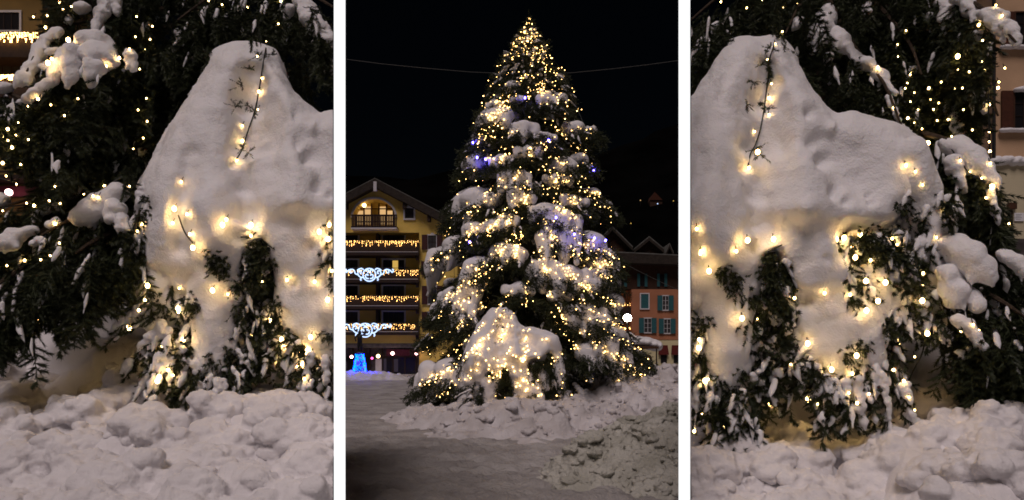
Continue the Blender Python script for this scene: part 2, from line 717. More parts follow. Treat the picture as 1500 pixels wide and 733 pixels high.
def heap(name, cx, cy, rx, ry, h, mat, label, rough=.12, seed=0.0, n=110, power=1.0, clods=False, nch=0, cr=(.05, .2, .03)):
    xs = np.linspace(cx - rx * 1.15, cx + rx * 1.15, n)
    ys = np.linspace(cy - ry * 1.15, cy + ry * 1.15, n)

    def zf(x, y):
        q = math.sqrt(((x - cx) / rx) ** 2 + ((y - cy) / ry) ** 2)
        q += .18 * fbm(x, y, .8, 2, seed)
        e = smooth01((1.02 - q) / .85) ** power
        z = h * e
        a = min(1, e * 5)
        z += a * rough * .9 * (noise.turbulence(Vector((x, y, seed)) * 1.3, 3, False) - .45)
        z += a * rough * .12 * noise.noise(Vector((x, y, seed)) * 8)
        E[(x, y)] = min(1, e * 4)
        return z - .12 * (1 - min(1, e * 8))
    E = {}
    me = grid_mesh(xs, ys, zf)
    X2, Y2 = np.meshgrid(xs, ys)
    rg = np.random.default_rng(int(seed * 10) + 1)
    k = rx * ry
    H = bumps(X2, Y2, int(26 * k) + 60, .10, .10 + rough * 1.3, rg, 1.8, .6) + .8 * bumps(X2, Y2, int(120 * k) + 100, .05, .17, rg, 1.6, .6)
    if clods:
        H += .9 * bumps(X2, Y2, int(520 * k), .025, .07, rg, 1.3, .7)
    H = soften(H, 1)
    co_ = np.empty(len(me.vertices) * 3, np.float32)
    me.vertices.foreach_get('co', co_)
    co_ = co_.reshape(-1, 3)
    co_[:, 2] += (H.ravel() - .08) * np.array([E[(v[0], v[1])] for v in [(x, y) for y in ys for x in xs]])
    me.vertices.foreach_set('co', co_.ravel())
    o = link(name, me, mat)
    tag(o, label, 'snow heap')
    if nch:
        rr = np.random.default_rng(int(seed) + 3)
        L_ = []
        cv = co_.reshape(len(ys), len(xs), 3)
        while len(L_) < nch:
            j, i = rr.integers(0, len(ys)), rr.integers(0, len(xs))
            v = cv[j, i]
            if v[2] < h * .04 or v[1] > cy + ry * .45:
                continue
            r = cr[0] + (cr[1] - cr[0]) * rr.random() ** 2.4
            L_.append((v[0], v[1], v[2] - .28 * r, r))
        chunks(o, 'snow_lumps', L_, cr[2], mat, seed=int(seed), hk=.5)
    return o


heap('snow_heap', .55, 17.2, 3.9, 5.0, .62, M['snow_rough'],
     'broad bank of snow heaped round the foot of the tall lit tree', .25, 1.0, 170, .8, False, 620, (.035, .17, .02))
heap('snow_heap', 5.0, 20.6, 2.9, 4.2, 1.30, M['snow_rough'],
     'pale snow pile right of the tall tree, below the terracotta house', .30, 3.0, 130, .9, False, 420, (.04, .20, .025))
heap('snow_heap', 3.1, 18.3, 2.3, 3.0, 1.0, M['snow_rough'],
     'sloping snow bank under the right-hand boughs of the tall tree', .22, 11.0, 120, .9, False, 300, (.04, .17, .022))
heap('snow_heap', 2.45, 8.9, 2.25, 1.75, .86, M['snow_dirty'],
     'dirty grey ploughed snow heap of clods at the near right of the square', .20, 5.0, 300, .7, True, 1500, (.022, .115, .014))
heap('snow_heap', -9.6, 44.5, 3.6, 2.2, .55, M['snow_rough'],
     'low snow heap lit blue around the statue with the blue lights', .15, 7.0, 70, .6)


# near banks left and right
def near_bank(side):
    if side == 'L':
        pxs = np.linspace(-60, 489, 260)
    else:
        pxs = np.linspace(1011, 1600, 270)
    Ys = np.concatenate([np.linspace(2.6, 4.1, 14), np.linspace(4.15, 6.6, 190), np.linspace(6.65, 9.5, 50)])
    prof = [(2.6, -.1), (3.2, .45), (3.8, .62), (4.6, .88), (5.1, 1.08), (5.5, 1.20), (6.0, 1.22), (6.6, 1.38), (7.2, 1.75), (8.0, 2.25),
            (9.5, 2.5)]

    def base(Y):
        for (a, za), (b, zb) in zip(prof, prof[1:]):
            if Y <= b:
                return za + (zb - za) * (Y - a) / (b - a)
        return prof[-1][1]
    V = []
    for Y in Ys:
        for px in pxs:
            x = (px - 750) / F * Y
            z = base(Y)
            if side == 'R':
                z += -.36 + .50 * smooth01((px - 1220) / 260) - .12 * smooth01((px - 1440) / 100)
            else:
                z += .10 * smooth01((330 - px) / 200) * smooth01((Y - 4.6) / 1.0) - .16 * smooth01((170 - px) / 120) * smooth01((6.4 - Y) / 1.2)
            a = smooth01((Y - 2.7) / .8)
            sd = 2.0 if side == 'L' else 9.0
            wx = x + .12 * noise.noise(Vector((x * 2.1, Y * 2.1, sd)))
            wy = Y + .12 * noise.noise(Vector((x * 2.1, Y * 2.1, sd + 5)))
            z += a * .17 * noise.noise(Vector((wx, wy, sd)) * 1.2) - a * .27
            z += a * .10 * noise.noise(Vector((wx, wy, sd + 2)) * 2.6)
            z += a * .030 * noise.noise(Vector((x * 7, Y * 7, sd))) + a * .012 * noise.noise(Vector((x * 18, Y * 18, sd)))
            V.append((x, Y, z))
    nx, ny = len(pxs), len(Ys)
    V = np.array(V)
    X2, Y2 = V[:, 0].reshape(ny, nx), V[:, 1].reshape(ny, nx)
    rg = np.random.default_rng(5 if side == 'L' else 8)
    H = .8 * bumps(X2, Y2, 200, .12, .35, rg, 1.6, .5) + .6 * bumps(X2, Y2, 900, .05, .15, rg, 1.5, .5)
    fade = np.clip((Y2 - 2.8) / .8, 0, 1)
    V[:, 2] += (soften(H, 2) * fade).ravel()
    V = V.tolist()
    Fc = [(j * nx + i, j * nx + i + 1, (j + 1) * nx + i + 1, (j + 1) * nx + i) for j in range(ny - 1) for i in
          range(nx - 1)]
    me = bpy.data.meshes.new('bank')
    me.from_pydata(V, [], Fc)
    me.polygons.foreach_set('use_smooth', [True] * len(me.polygons))
    o = link('snow_bank', me, M['snow_bank'])
    L_ = []
    while len(L_) < 430:
        j = int(rg.integers(10, ny - 22))
        i = int(rg.integers(0, nx))
        v = V[j * nx + i]
        if v[1] < 3.9 or v[1] > 6.9:
            continue
        L_.append((v[0], v[1], v[2], .035 + .22 * rg.random() ** 2.1))
    chunks(o, 'snow_lumps', L_, .016, M['snow_bank'], side, 4 if side == 'L' else 6)
    tag(o, 'lumpy shovelled snow bank under the snowed-over fir boughs, ' + (
        'left of the left partition' if side == 'L' else 'right of the right partition'), 'snow bank')
    return o


BANK = {s: near_bank(s) for s in 'LR'}


# ================================================================== added white partitions, standing for the gaps between the views
def partition(pa, pb, label):
    y0, y1, zt = 4.0, 5.5, 4.65
    ia, ib = (pa - 750) / F, (pb - 750) / F
    t = thing('added_partition', ((ia + ib) / 2 * y0, y0, 0), label, 'partition')

    def slab(ya, yb, za, zb, inset):
        bm = bmesh.new()
        c = []
        for y in (ya, yb):
            e = inset + (.0006 * (y - y0) if y > y0 else 0)
            c += [(ia * y + e, y), (ib * y - e, y)]
        v = [bm.verts.new((x, y, z)) for z in (za, zb) for x, y in c]
        for f in ((0, 1, 3, 2), (4, 6, 7, 5), (0, 4, 5, 1), (1, 5, 7, 3), (3, 7, 6, 2), (2, 6, 4, 0)):
            bm.faces.new([v[i] for i in f])
        bmesh.ops.recalc_face_normals(bm, faces=bm.faces)
        return bm
    link('panel', from_bm('panel', slab(y0 + .012, y1, -.2, zt, .0015)), M['white_paint'], t)
    link('glow_edge', from_bm('glow_edge', slab(y0, y0 + .01, -.2, zt, 0)), M['strip'], t)  # front edge made to glow as a white gap, no lamp here


partition(489, 506, 'tall white added partition between views, front edge made to glow, left of the lit tree in the square')
partition(994, 1011, 'tall white added partition between views, front edge made to glow, right of the lit tree in the square')

# ================================================================== the near snowed-over bough (same form left, right and on the tall tree)
# written in the right view's picture measures: x, y, depth of the front (m), rx, ry (picture units), rd (m)
LEFT_EDGE = [(57, 1070), (70, 1056), (90, 1042), (110, 1028), (130, 1012), (160, 990), (200, 966), (250, 948), (300, 938), (345, 936), (375, 945)]
BOTTOM_EDGE = [(930, 395), (1000, 430), (1036, 430), (1080, 436), (1104, 410), (1118, 374), (1140, 366), (1160, 398), (1184, 432), (1222, 424), (1250, 350), (1290, 336), (1350, 326)]
RIGHT_EDGE = [(57, 1146), (70, 1160), (90, 1172), (110, 1184), (130, 1202), (150, 1228), (165, 1256), (180, 1288), (195, 1326), (215, 1346), (255, 1350), (300, 1338), (330, 1318), (375, 1290)]


def lerp_tab(tab, v):
    if v <= tab[0][0]:
        return tab[0][1]
    for (a, x), (b, y) in zip(tab, tab[1:]):
        if v <= b:
            return x + (y - x) * (v - a) / (b - a)
    return tab[-1][1]


def ridge(x, y, pts, wd):
    best = 1e9
    for (ax, ay), (bx, by) in zip(pts, pts[1:]):
        t = max(0, min(1, ((x - ax) * (bx - ax) + (y - ay) * (by - ay)) / ((bx - ax) ** 2 + (by - ay) ** 2)))
        best = min(best, math.hypot(x - ax - t * (bx - ax), y - ay - t * (by - ay)))
    return math.exp(-(best / wd) ** 2)


def body_depth(x, y):
    d = lerp_tab([(50, .56), (110, .40), (170, .27), (230, .12), (285, -.01), (320, -.05), (360, -.05), (430, .04), (460, .1)], y)
    d -= .15 * ridge(x, y, [(1080, 70), (1058, 180), (1046, 300), (1060, 370)], 38)
    d += .12 * ridge(x, y, [(1122, 100), (1116, 200), (1108, 270), (1112, 345)], 22)
    d -= .13 * ridge(x, y, [(1150, 75), (1176, 140), (1192, 215), (1180, 300)], 28)
    d -= .09 * ridge(x, y, [(1200, 140), (1260, 190), (1330, 215)], 26)
    d += .09 * ridge(x, y, [(1205, 205), (1235, 260), (1290, 290)], 22)
    d -= .06 * ridge(x, y, [(1150, 306), (1240, 312), (1310, 296)], 26)
    d -= .09 * ridge(x, y, [(1000, 220), (975, 300), (970, 370)], 30)
    d += .10 * ridge(x, y, [(1025, 230), (1008, 330), (1010, 380)], 14)
    d += .14 * smooth01((1010 - x) / 110)
    d += .02 * math.exp(-((y - 332) / 16) ** 2) * smooth01((x - 1120) / 50)
    d += .12 * smooth01((y - 320) / 24) * smooth01((x - 1235) / 20)
    return d


LOBES = [
    [(1072, 350, 50), (1070, 420, 46), (1064, 490, 39), (1057, 550, 30), (1060, 600, 18)],
    [(985, 365, 48), (970, 420, 46), (966, 470, 34), (975, 505, 18)],
    [(1014, 355, 38), (1018, 420, 30), (1012, 480, 22), (1005, 530, 12)],
    [(1186, 356, 50), (1206, 410, 58), (1220, 466, 56), (1228, 515, 38), (1238, 556, 18)],
    [(1250, 470, 40), (1276, 522, 26), (1292, 560, 14)],
    [(1184, 430, 34), (1180, 480, 26), (1184, 520, 13)],
    [(1284, 385, 22), (1298, 425, 29), (1312, 465, 20)],
    [(1340, 222, 24), (1356, 280, 29), (1364, 350, 29), (1372, 430, 24), (1378, 470, 14)],
]
PADS = [(1086, 350, 34, 14, .0), (1062, 402, 32, 30, .0), (1086, 446, 26, 34, .01), (1058, 478, 34, 30, .0), (1074, 532, 28, 26, .0),
        (1196, 402, 36, 30, .0), (1228, 446, 38, 30, -.005), (1190, 462, 28, 34, .01), (1214, 500, 40, 26, -.01), (1240, 538, 26, 24, .0), (1258, 486, 26, 26, .02),
        (984, 392, 30, 26, .08), (968, 436, 28, 26, .07), (1012, 420, 22, 30, .09), (990, 468, 22, 22, .08), (1040, 330, 30, 20, -.02)]
DENTS = [(1132, 118, 14, .05), (1118, 150, 18, .07), (1096, 140, 22, .03), (1135, 200, 22, .08), (1104, 212, 16, .07), (1148, 222, 16, .04), (1108, 285, 14, .06),
         (1112, 325, 14, .06), (1206, 235, 12, .09), (1190, 210, 10, .05), (1186, 165, 9, .06), (1216, 190, 9, -.06),
         (1222, 282, 9, .09), (1240, 294, 6, .06), (1276, 296, 5, .06), (1272, 286, 4, .05), (1060, 250, 30, .03), (1095, 245, 7, .06), (1170, 230, 26, -.03),
         (1155, 330, 40, .04), (1210, 380, 7, .03), (1180, 440, 8, .04), (1060, 410, 10, .04), (1255, 360, 26, .10)]
FINGERS = [  # root, tip, depth
    ((1060, 585), (1048, 655), .02), ((1078, 595), (1080, 692), .0), ((1045, 560), (1018, 605), .05),
    ((1092, 575), (1112, 632), .05), ((1100, 550), (1132, 592), .08), ((1102, 505), (1128, 545), .1),
    ((1070, 600), (1062, 672), -.02),
    ((1195, 535), (1168, 566), .02), ((1212, 555), (1206, 606), -.04), ((1236, 560), (1236, 642), -.06),
    ((1252, 562), (1260, 636), -.04), ((1280, 540), (1276, 602), .0), ((1290, 550), (1303, 658), -.02),
    ((1308, 545), (1326, 622), .02), ((1322, 565), (1346, 670), .0), ((1180, 510), (1150, 552), .06),
    ((1172, 455), (1142, 503), .08), ((1165, 420), (1140, 458), .1),
    ((1305, 450), (1300, 502), .02), ((1330, 440), (1336, 492), .05), ((1345, 440), (1360, 502), .05),
    ((1370, 460), (1386, 503), .06), ((1350, 350), (1335, 410), .05), ((1385, 380), (1396, 440), .08),
    ((1388, 300), (1400, 362), .1),
    ((974, 462), (915, 490), .05), ((980, 484), (890, 543), .04), ((985, 508), (922, 586), .02),
    ((966, 475), (905, 520), .08), ((992, 550), (943, 630), .0), ((985, 575), (962, 668), -.02),
    ((1000, 562), (996, 640), .0), ((1022, 562), (1016, 630), .02), ((1038, 570), (1036, 640), .03),
    ((1025, 505), (1005, 560), .05), ((990, 520), (960, 560), .02), ((1000, 440), (985, 500), .04)]
SPARSE = [  # (x0,x1,y0,y1,d,count) regions of bare needles showing between the tongues
    (1104, 1156, 370, 420, .10, 44), (1232, 1330, 335, 400, .10, 70), (1250, 1345, 345, 420, .10, 30), (1108, 1150, 385, 560, .18, 60), (1090, 1160, 470, 590, .22, 34), (1150, 1200, 500, 560, .12, 18),
    (1236, 1300, 345, 430, .16, 26), (1255, 1330, 430, 560, .16, 40), (1320, 1400, 260, 480, .14, 60),
    (1012, 1036, 440, 560, .14, 30), (930, 985, 330, 400, .18, 24), (940, 1060, 520, 610, .1, 44),
    (1040, 1110, 560, 640, .1, 40), (1190, 1290, 545, 610, .06, 40)]


def mound_map(kind):
    if kind == 'R':
        return (lambda x, y: (x, y)), 5.5, 1.0, 1.0
    if kind == 'L':
        return (lambda x, y: (345 + (x - 1095) / 1.05, 235 + (y - 240) / 1.1)), 5.85, 1 / 1.05, 1 / 1.1
    return (lambda x, y: (728 + (x - 1095) * .335, 502 + (y - 240) * .285)), 15.9, .335, .285


BVH_SRC = {'L': [], 'R': [], 'M': []}


def brush_path(a, b, n, rng, nl=.034, nw=.003):
    return needles_along(tuple(a), tuple(b), n, nl, nw, rng)


def build_mound(kind, parent, voxel, finger_snow=True):
    fn, Y0, sx, sy = mound_map(kind)
    side = None if kind == 'M' else kind

    def W(x, y, d):
        px, py = fn(x, y)
        return P(px, py, Y0 + d)
    kx, ky = sx * Y0 / F, sy * Y0 / F
    # the body of the mound: a closed relief sheet with real depth
    NV, NU = 90, 90
    fr, bk = [], []
    for j in range(NV):
        y = 57 + (352 - 57) * j / (NV - 1)
        xl, xr = lerp_tab(LEFT_EDGE, y), lerp_tab(RIGHT_EDGE, y)
        y_n = y
        for i in range(NU):
            u = i / (NU - 1)
            x = xl + (xr - xl) * u
            yb = lerp_tab(BOTTOM_EDGE, x)
            y = 57 + (y_n - 57) * (yb - 57) / (352 - 57)
            e = min(1.0, min(u, 1 - u) * (xr - xl) / 46)
            e2 = min(1.0, (y - 57) / 26)
            roll = .34 * (1 - math.sqrt(max(0, 1 - (1 - e) ** 2))) + .22 * (1 - math.sqrt(max(0, 1 - (1 - e2) ** 2)))
            e3 = min(1.0, (yb - y) / 30)
            roll += (.07 + .10 * smooth01((x - 1230) / 40)) * (1 - math.sqrt(max(0, 1 - (1 - e3) ** 2)))
            d = body_depth(x, y) + roll
            fr.append(W(x, y, d)[:])
            bk.append(W(x, y, max(d + .06, body_depth(x, y) + .42))[:])
    n_ = NV * NU
    q = []
    for j in range(NV - 1):
        for i in range(NU - 1):
            a_ = j * NU + i
            q += [(a_, a_ + 1, a_ + NU + 1), (a_, a_ + NU + 1, a_ + NU), (n_ + a_, n_ + a_ + NU + 1, n_ + a_ + 1), (n_ + a_, n_ + a_ + NU, n_ + a_ + NU + 1)]
    rim = [i for i in range(NU)] + [j * NU + NU - 1 for j in range(1, NV)] + [(NV - 1) * NU + i for i in range(NU - 2, -1, -1)] + [j * NU for j in range(NV - 2, 0, -1)]
    for a_, b_ in zip(rim, rim[1:] + rim[:1]):
        q += [(a_, n_ + a_, n_ + b_), (a_, n_ + b_, b_)]
    sheet = (np.array(fr + bk), np.array(q, np.int32))
    blobs = []
    for li, lob in enumerate(LOBES):
        pts = []
        for i, (x, y, r) in enumerate(lob):
            rr = r * kx
            d = (-.06, .06, .10, -.06, .0, .06, -.01, .0)[li]
            d += .045 * i
            pts.append((W(x, y, d + rr * .7), rr))
        for (c, r) in chain(pts, 9):
            blobs.append((c, (r[0], r[1] * .7, r[2])))
    for (x, y, rx, ry, pd) in PADS:
        d = -.06 + .0013 * max(0, y - 350) + pd
        blobs.append((W(x, y, d + .03), (rx * kx, .075, ry * ky)))
    fing = []
    s = 1.0 if kind != 'M' else 2.0
    tw = []
    for (ra, tb, d) in FINGERS:
        a = W(*ra, d + .08)
        b = W(*tb, d + .13)
        mid = a.lerp(b, .5) + Vector((0, -.03, .03))
        path = bez([a, mid, b], 5)
        up = Vector((0, -.022, .012))
        if random.random() < .80:
            r0 = random.uniform(.026, .046)
            t0 = 0.0
            while t0 < .9:
                t1 = min(1.0, t0 + random.uniform(.25, .7))
                pts = []
                for f in np.linspace(t0, t1, 4):
                    k_ = min(3, int(f * 4))
                    pts.append((path[k_].lerp(path[k_ + 1], f * 4 - k_) + up * random.uniform(.6, 1.3), r0 * (1 - .5 * f) * random.uniform(.75, 1.2)))
                pts[-1] = (pts[-1][0], pts[-1][1] * .6)
                for c, r in chain(pts, 6):
                    fing.append((c + Vector((random.gauss(0, .3), random.gauss(0, .2), random.gauss(0, .2))) * r[0], (r[0] * random.uniform(.8, 1.25), r[1] * .8, r[2])))
                t0 = t1 + random.choice((0, .06, .15))
        for p, q in zip(path, path[1:]):
            tw.append(brush_path(p, q, 105 if kind != 'M' else 14, RNG, .044 * (1.3 if s > 1 else 1), .0044 * s))
        # side twiglets
        for k in range(8):
            t = random.uniform(.1, .95)
            p = a.lerp(b, t)
            dv = (b - a).normalized()
            q = p + (dv * .6 + Vector((random.uniform(-1, 1), random.uniform(-.5, .4), -.3)) * .7) * random.uniform(.06, .13)
            tw.append(brush_path(p, q, 64 if kind != 'M' else 8, RNG, .036 * (1.3 if s > 1 else 1), .0042 * s))
            if random.random() < .45 and finger_snow:
                fing += chain([(p + up * .8, .020), (p.lerp(q, .7) + up * .8, .016)], 3)
    dst = []
    roots, dirs = [], []
    for (x0, x1, y0, y1, d, n) in SPARSE:
        for i in range(n):
            roots.append(W(random.uniform(x0, x1), random.uniform(y0, y1), d + random.uniform(-.04, .22)))
            dirs.append((random.uniform(-.5, .5), random.uniform(-.5, .1), -1))
            if kind != 'M' and random.random() < .8:
                dst.append((roots[-1] + Vector((0, -.035, .0)), Vector(dirs[-1]), random.uniform(.07, .24), random.uniform(.014, .036)))
    tpl = NEAR_BRUSH if kind != 'M' else [t for t in FAR_SPRAYS]
    sc_ = RNG.uniform(.7, 1.15, len(roots)) * (1 if kind != 'M' else .55)
    tw.append(place(tpl, roots, dirs, sc_, RNG))
    T = keep_tris(np.concatenate(tw), side)
    dents = []
    for (x, y, r, dd) in DENTS:
        px, py = fn(x, y)
        dents.append((px, py, r * sx, dd))
    br = link('bough', mesh_tris('bough', T), M['needle'] if kind != 'M' else M['needle_far'], parent)
    sn = snow('snow_mound', blobs, voxel, M['snow'] if kind != 'M' else M['snow_far'], br, smooth=9 if kind != 'M' else 4, amp=.055,
              scale=2.3, dents=dents, side=side, amp2=.022, scale2=6.5, extra=sheet, amp3=.004, scale3=24)
    sf = snow('twig_snow', fing, .011 if kind != 'M' else .03, M['snow'] if kind != 'M' else M['snow_far'], br, smooth=2, amp=.014,
              scale=12, side=side, amp2=.006, scale2=30)
    BVH_SRC[kind].append(sf)
    tag(sf, kind='stuff')
    # twigs showing through where the snow has slid off
    pk2 = []
    for (x, y, n2, sp_) in ((1075, 412, 26, 16), (1130, 384, 34, 13), (1132, 408, 30, 12), (1128, 440, 20, 14), (1022, 480, 18, 9), (1250, 440, 14, 9), (1150, 500, 24, 12), (1100, 440, 16, 9), (1198, 545, 18, 10), (1262, 545, 18, 10), (1078, 575, 16, 10), (1040, 590, 16, 10), (1285, 350, 26, 16), (1300, 372, 20, 14), (1060, 398, 14, 10), (1118, 400, 18, 10), (955, 330, 14, 9), (958, 300, 8, 8), (1262, 352, 24, 16), (1240, 358, 14, 10), (1282, 372, 16, 10),
                            (1100, 480, 16, 12), (1030, 470, 16, 9), (1345, 330, 16, 12), (1330, 380, 14, 10), (1350, 420, 14, 10), (1390, 300, 16, 10), (1155, 470, 12, 8), (1170, 525, 12, 10), (1262, 505, 12, 10), (1240, 520, 12, 10),
                            (1010, 520, 16, 10), (985, 470, 10, 10), (1325, 300, 12, 8), (1385, 430, 12, 10), (1060, 560, 10, 10), (1088, 548, 12, 8), (1300, 480, 10, 8)):
        for k in range(int(n2 * 1.7)):
            p = W(x + random.gauss(0, sp_ * .6), y + random.gauss(0, sp_ * .6), 0)
            dd_ = (p - CAMP0).normalized()
            pk2.append((p, dd_))
    br['label'] = 'low bough buried under one big mound of snow'
    BVH_SRC[kind] += [br, sn]
    sd_ = dusting(dst, br, M['snow'], side)
    if sd_:
        BVH_SRC[kind].append(sd_)
    bv = make_bvh([sn])
    extra_t = []
    for p, dd_ in pk2:
        h = bv.ray_cast(CAMP0, dd_, 40)
        c = h[0] if h[0] is not None else p
        q_ = c + Vector((random.uniform(-.8, .8), random.uniform(-.9, -.2), random.uniform(-1.3, .1))) * random.uniform(.035, .10)
        extra_t.append(brush_path(c - dd_ * -.02, q_, 30 if kind != 'M' else 6, RNG, .030 * (1.3 if s > 1 else 1), .0044 * s))
    tag(link('bare_twigs', mesh_tris('bare_twigs', keep_tris(np.concatenate(extra_t), side)), br.data.materials[0], br), kind='stuff')
    # twig tips that poke through the snow beside the wire
    mb = MB()
    pk = []
    for (x, y) in ((1117, 92), (1130, 70), (1113, 150), (1104, 118), (1122, 160), (1105, 218), (1114, 225), (1095, 152), (1150, 68)):
        c = W(x, y, .30 if y < 110 else .14 if y < 180 else .1)
        for k in range(6):
            q = c + Vector((random.uniform(-.09, .09), random.uniform(-.09, -.03), random.uniform(-.09, .03)))
            pk.append(brush_path(c + Vector((0, .02, 0)), q, 22 if kind != 'M' else 8, RNG, .028 * (1.3 if s > 1 else 1), .0028 * s))
    tp = link('twig_tips', mesh_tris('twig_tips', keep_tris(np.concatenate(pk), side)), br.data.materials[0], br)
    BVH_SRC[kind].append(tp)
    tag(tp, kind='stuff')
    return br


# ================================================================== near fir trees
def outside(side, p):
    """gaps in the crowns through which the houses are seen"""
    x = 750 + p.x / p.y * F
    y = HZ - (p.z - EYE) / p.y * F
    if side == 'L':
        return (x < 62 and 12 < y < 128) or (x < 58 and 246 < y < 290)
    return x > lerp_tab([(-60, 1455), (20, 1462), (60, 1462), (110, 1448), (200, 1440), (225, 1436), (255, 1446), (300, 1464), (350, 1472), (380, 1500), (400, 1600)], y) or (x > 1422 and 165 < y < 226 and noise.noise(p * 6) > -.1)


def bough(parent, side, pts, n, hang, spread, snows=(), r=.03, scale=1.0, fan=0.35, dust=.25, tpl=None, voxel=.022, up=0.0):
    """one drooping bough: limb through pts (picture x, y, distance), needles hanging from it, snow lying on it"""
    path = bez([P(*p) for p in pts], 14)
    roots, dirs, scs = [], [], []
    dst = []
    for i in range(n):
        t = random.random() ** .85 * 12.99
        k = int(t)
        p = path[k].lerp(path[k + 1], t - k)
        dv = (path[k + 1] - path[k]).normalized()
        lat = Vector((dv.y, -dv.x, 0))
        off = random.gauss(0, .5) * spread
        drop = random.random() * hang
        q = p + lat * off + Vector((0, 0, -drop - abs(off) * .25))
        d = dv * fan * random.uniform(.2, 1.4) + lat * (.4 * off / max(spread, .01)) + Vector(
            (random.gauss(0, .16), random.gauss(0, .16) - .1, -1 + up))
        if any(outside(side, q + d.normalized() * l_) for l_ in (0, .15, .32)):
            continue
        roots.append(q)
        dirs.append(d)
        scs.append(scale * random.uniform(.7, 1.25))
        if random.random() < dust:
            dn = d.normalized()
            L = random.uniform(.08, .22) * scale
            dst.append((q + Vector((0, -.025, .015)), dn, L * 1.2, random.uniform(.010, .024)))
    T = keep_tris(place(tpl or NEAR_SPRAYS, roots, dirs, scs, RNG), side)
    o = link('bough', mesh_tris('bough', T), M['needle'], parent)
    mb = MB()
    mb.tube(path, r, 6, r * .3)
    clip_bm(mb.bm, side)
    wood = mb.build('limb', M['bark'], o)
    BVH_SRC[side].append(o)
    for sp in snows:
        # sp: list of (px,py,Y,rpx[,flat])
        c = [(P(a, b, Y), rr * Y / F) for a, b, Y, rr in sp]
        r_ = max(q[1] for q in c)
        sn = snow('snow_clump', clump_blobs(c, .36 if r_ < .085 else .62), max(.010, min(.02, r_ * .2)), M['snow'], o, smooth=7, amp=r_ * .40, scale=.45 / r_, side=side,
                  amp2=r_ * .12, scale2=1.7 / r_, amp3=.004, scale3=28)
        if sn:
            BVH_SRC[side].append(sn)
    sd_ = dusting(dst, o, M['snow'], side)
    if sd_:
        BVH_SRC[side].append(sd_)
    return o


LT = thing('fir_tree', P(300, 520, 8.6).xy.to_3d(), 'near fir with dark boughs and a huge snow mound, beside the left partition', 'tree')
RT = thing('fir_tree', P(1200, 520, 8.6).xy.to_3d(), 'near fir with dark boughs and a huge snow mound, beside the right partition', 'tree')
for t in (LT, RT):
    b = WORLD[t.name]
    MB().tube([b + Vector((0, 0, z)) for z in (0, 1, 2.5, 4, 5.5, 7.5)], .26, 10, .12).build('trunk', M['bark'], t)
build_mound('L', LT, .018)
build_mound('R', RT, .018)

L = 'L'
# upper boughs, left view
bough(LT, L, [(300, -70, 8.2), (160, -55, 7), (50, -25, 6.5), (-30, 10, 6.2)], 120, .45, .6, dust=.18)
bough(LT, L, [(330, -60, 8.2), (250, -40, 7.2), (180, -10, 6.7), (130, 30, 6.4)], 90, .45, .5, dust=.2,
      snows=[[(160, -2, 6.5, 14), (148, 20, 6.4, 10), (140, 45, 6.35, 5)], [(170, 5, 6.5, 10), (174, 22, 6.45, 5)],
             [(128, 10, 6.5, 10), (116, 12, 6.5, 8)]])
bough(LT, L, [(360, -60, 8.2), (340, -30, 7.4), (300, 0, 7.0), (260, 30, 6.8)], 110, .5, .7, dust=.16)
bough(LT, L, [(380, -60, 8.4), (430, -20, 7.4), (470, 0, 6.9), (520, 30, 6.6)], 100, .5, .6, dust=.2,
      snows=[[(440, 5, 6.9, 14), (455, 25, 6.8, 16), (470, 45, 6.75, 14), (482, 60, 6.7, 12)], [(425, 12, 6.9, 10), (418, 30, 6.9, 6)],
             [(470, 85, 6.8, 14), (484, 100, 6.8, 12)]])
# the big snow clump
bough(LT, L, [(330, 20, 8.2), (220, 45, 7.0), (140, 66, 6.4), (60, 120, 6.0)], 130, .55, .5, dust=.16,
      snows=[[(118, 66, 6.2, 20), (140, 62, 6.2, 22), (160, 74, 6.2, 16)],
             [(125, 82, 6.1, 24), (145, 84, 6.1, 22), (165, 92, 6.1, 12)],
             [(112, 80, 6.1, 16), (105, 105, 6.0, 12), (102, 122, 6.0, 7)],
             [(140, 95, 6.05, 15), (136, 112, 6.0, 10), (132, 128, 6.0, 5)],
             [(95, 78, 6.1, 11), (88, 98, 6.05, 14), (80, 116, 6.0, 12), (74, 124, 6.0, 8)],
             [(190, 78, 6.2, 9), (194, 92, 6.2, 8), (198, 104, 6.2, 4)],
             [(70, 120, 5.95, 9), (52, 138, 5.9, 10), (40, 148, 5.9, 8)]])
bough(LT, L, [(260, 10, 8), (130, 30, 6.8), (72, 50, 6.3), (36, 112, 6.0)], 60, .25, .3, dust=.25,
      snows=[[(86, 44, 6.3, 7), (68, 56, 6.25, 10), (58, 76, 6.2, 11), (46, 98, 6.1, 12), (36, 114, 6.05, 12), (28, 122, 6.0, 7)],
             [(72, 78, 6.1, 6), (84, 72, 6.1, 5)], [(60, 98, 6.05, 6), (76, 104, 6.05, 6)],
             [(98, 32, 6.5, 6), (104, 24, 6.6, 5)]])
# dark curtains
bough(LT, L, [(400, 60, 8.2), (300, 70, 7.4), (200, 100, 7.0), (90, 140, 6.7)], 200, .8, .7, dust=.16)
bough(LT, L, [(390, 110, 8.2), (280, 130, 7.4), (160, 150, 6.9), (20, 190, 6.5)], 240, .8, .7, dust=.16)
bough(LT, L, [(440, 60, 8.4), (380, 80, 7.8), (330, 110, 7.4), (270, 180, 7.2)], 180, .8, .6, dust=.16,
      snows=[[(262, 50, 7.2, 8), (278, 62, 7.15, 14), (292, 78, 7.1, 14)], [(292, 92, 7.1, 10), (300, 104, 7.1, 8)]])
bough(LT, L, [(430, 150, 8.0), (330, 170, 7.4), (230, 190, 7.0), (120, 230, 6.7)], 200, .65, .7, dust=.16,
      snows=[[(178, 172, 6.8, 7), (170, 188, 6.75, 10), (160, 204, 6.7, 9), (154, 214, 6.7, 5)],
             [(208, 222, 6.8, 8), (196, 236, 6.75, 9), (188, 246, 6.7, 6)]])
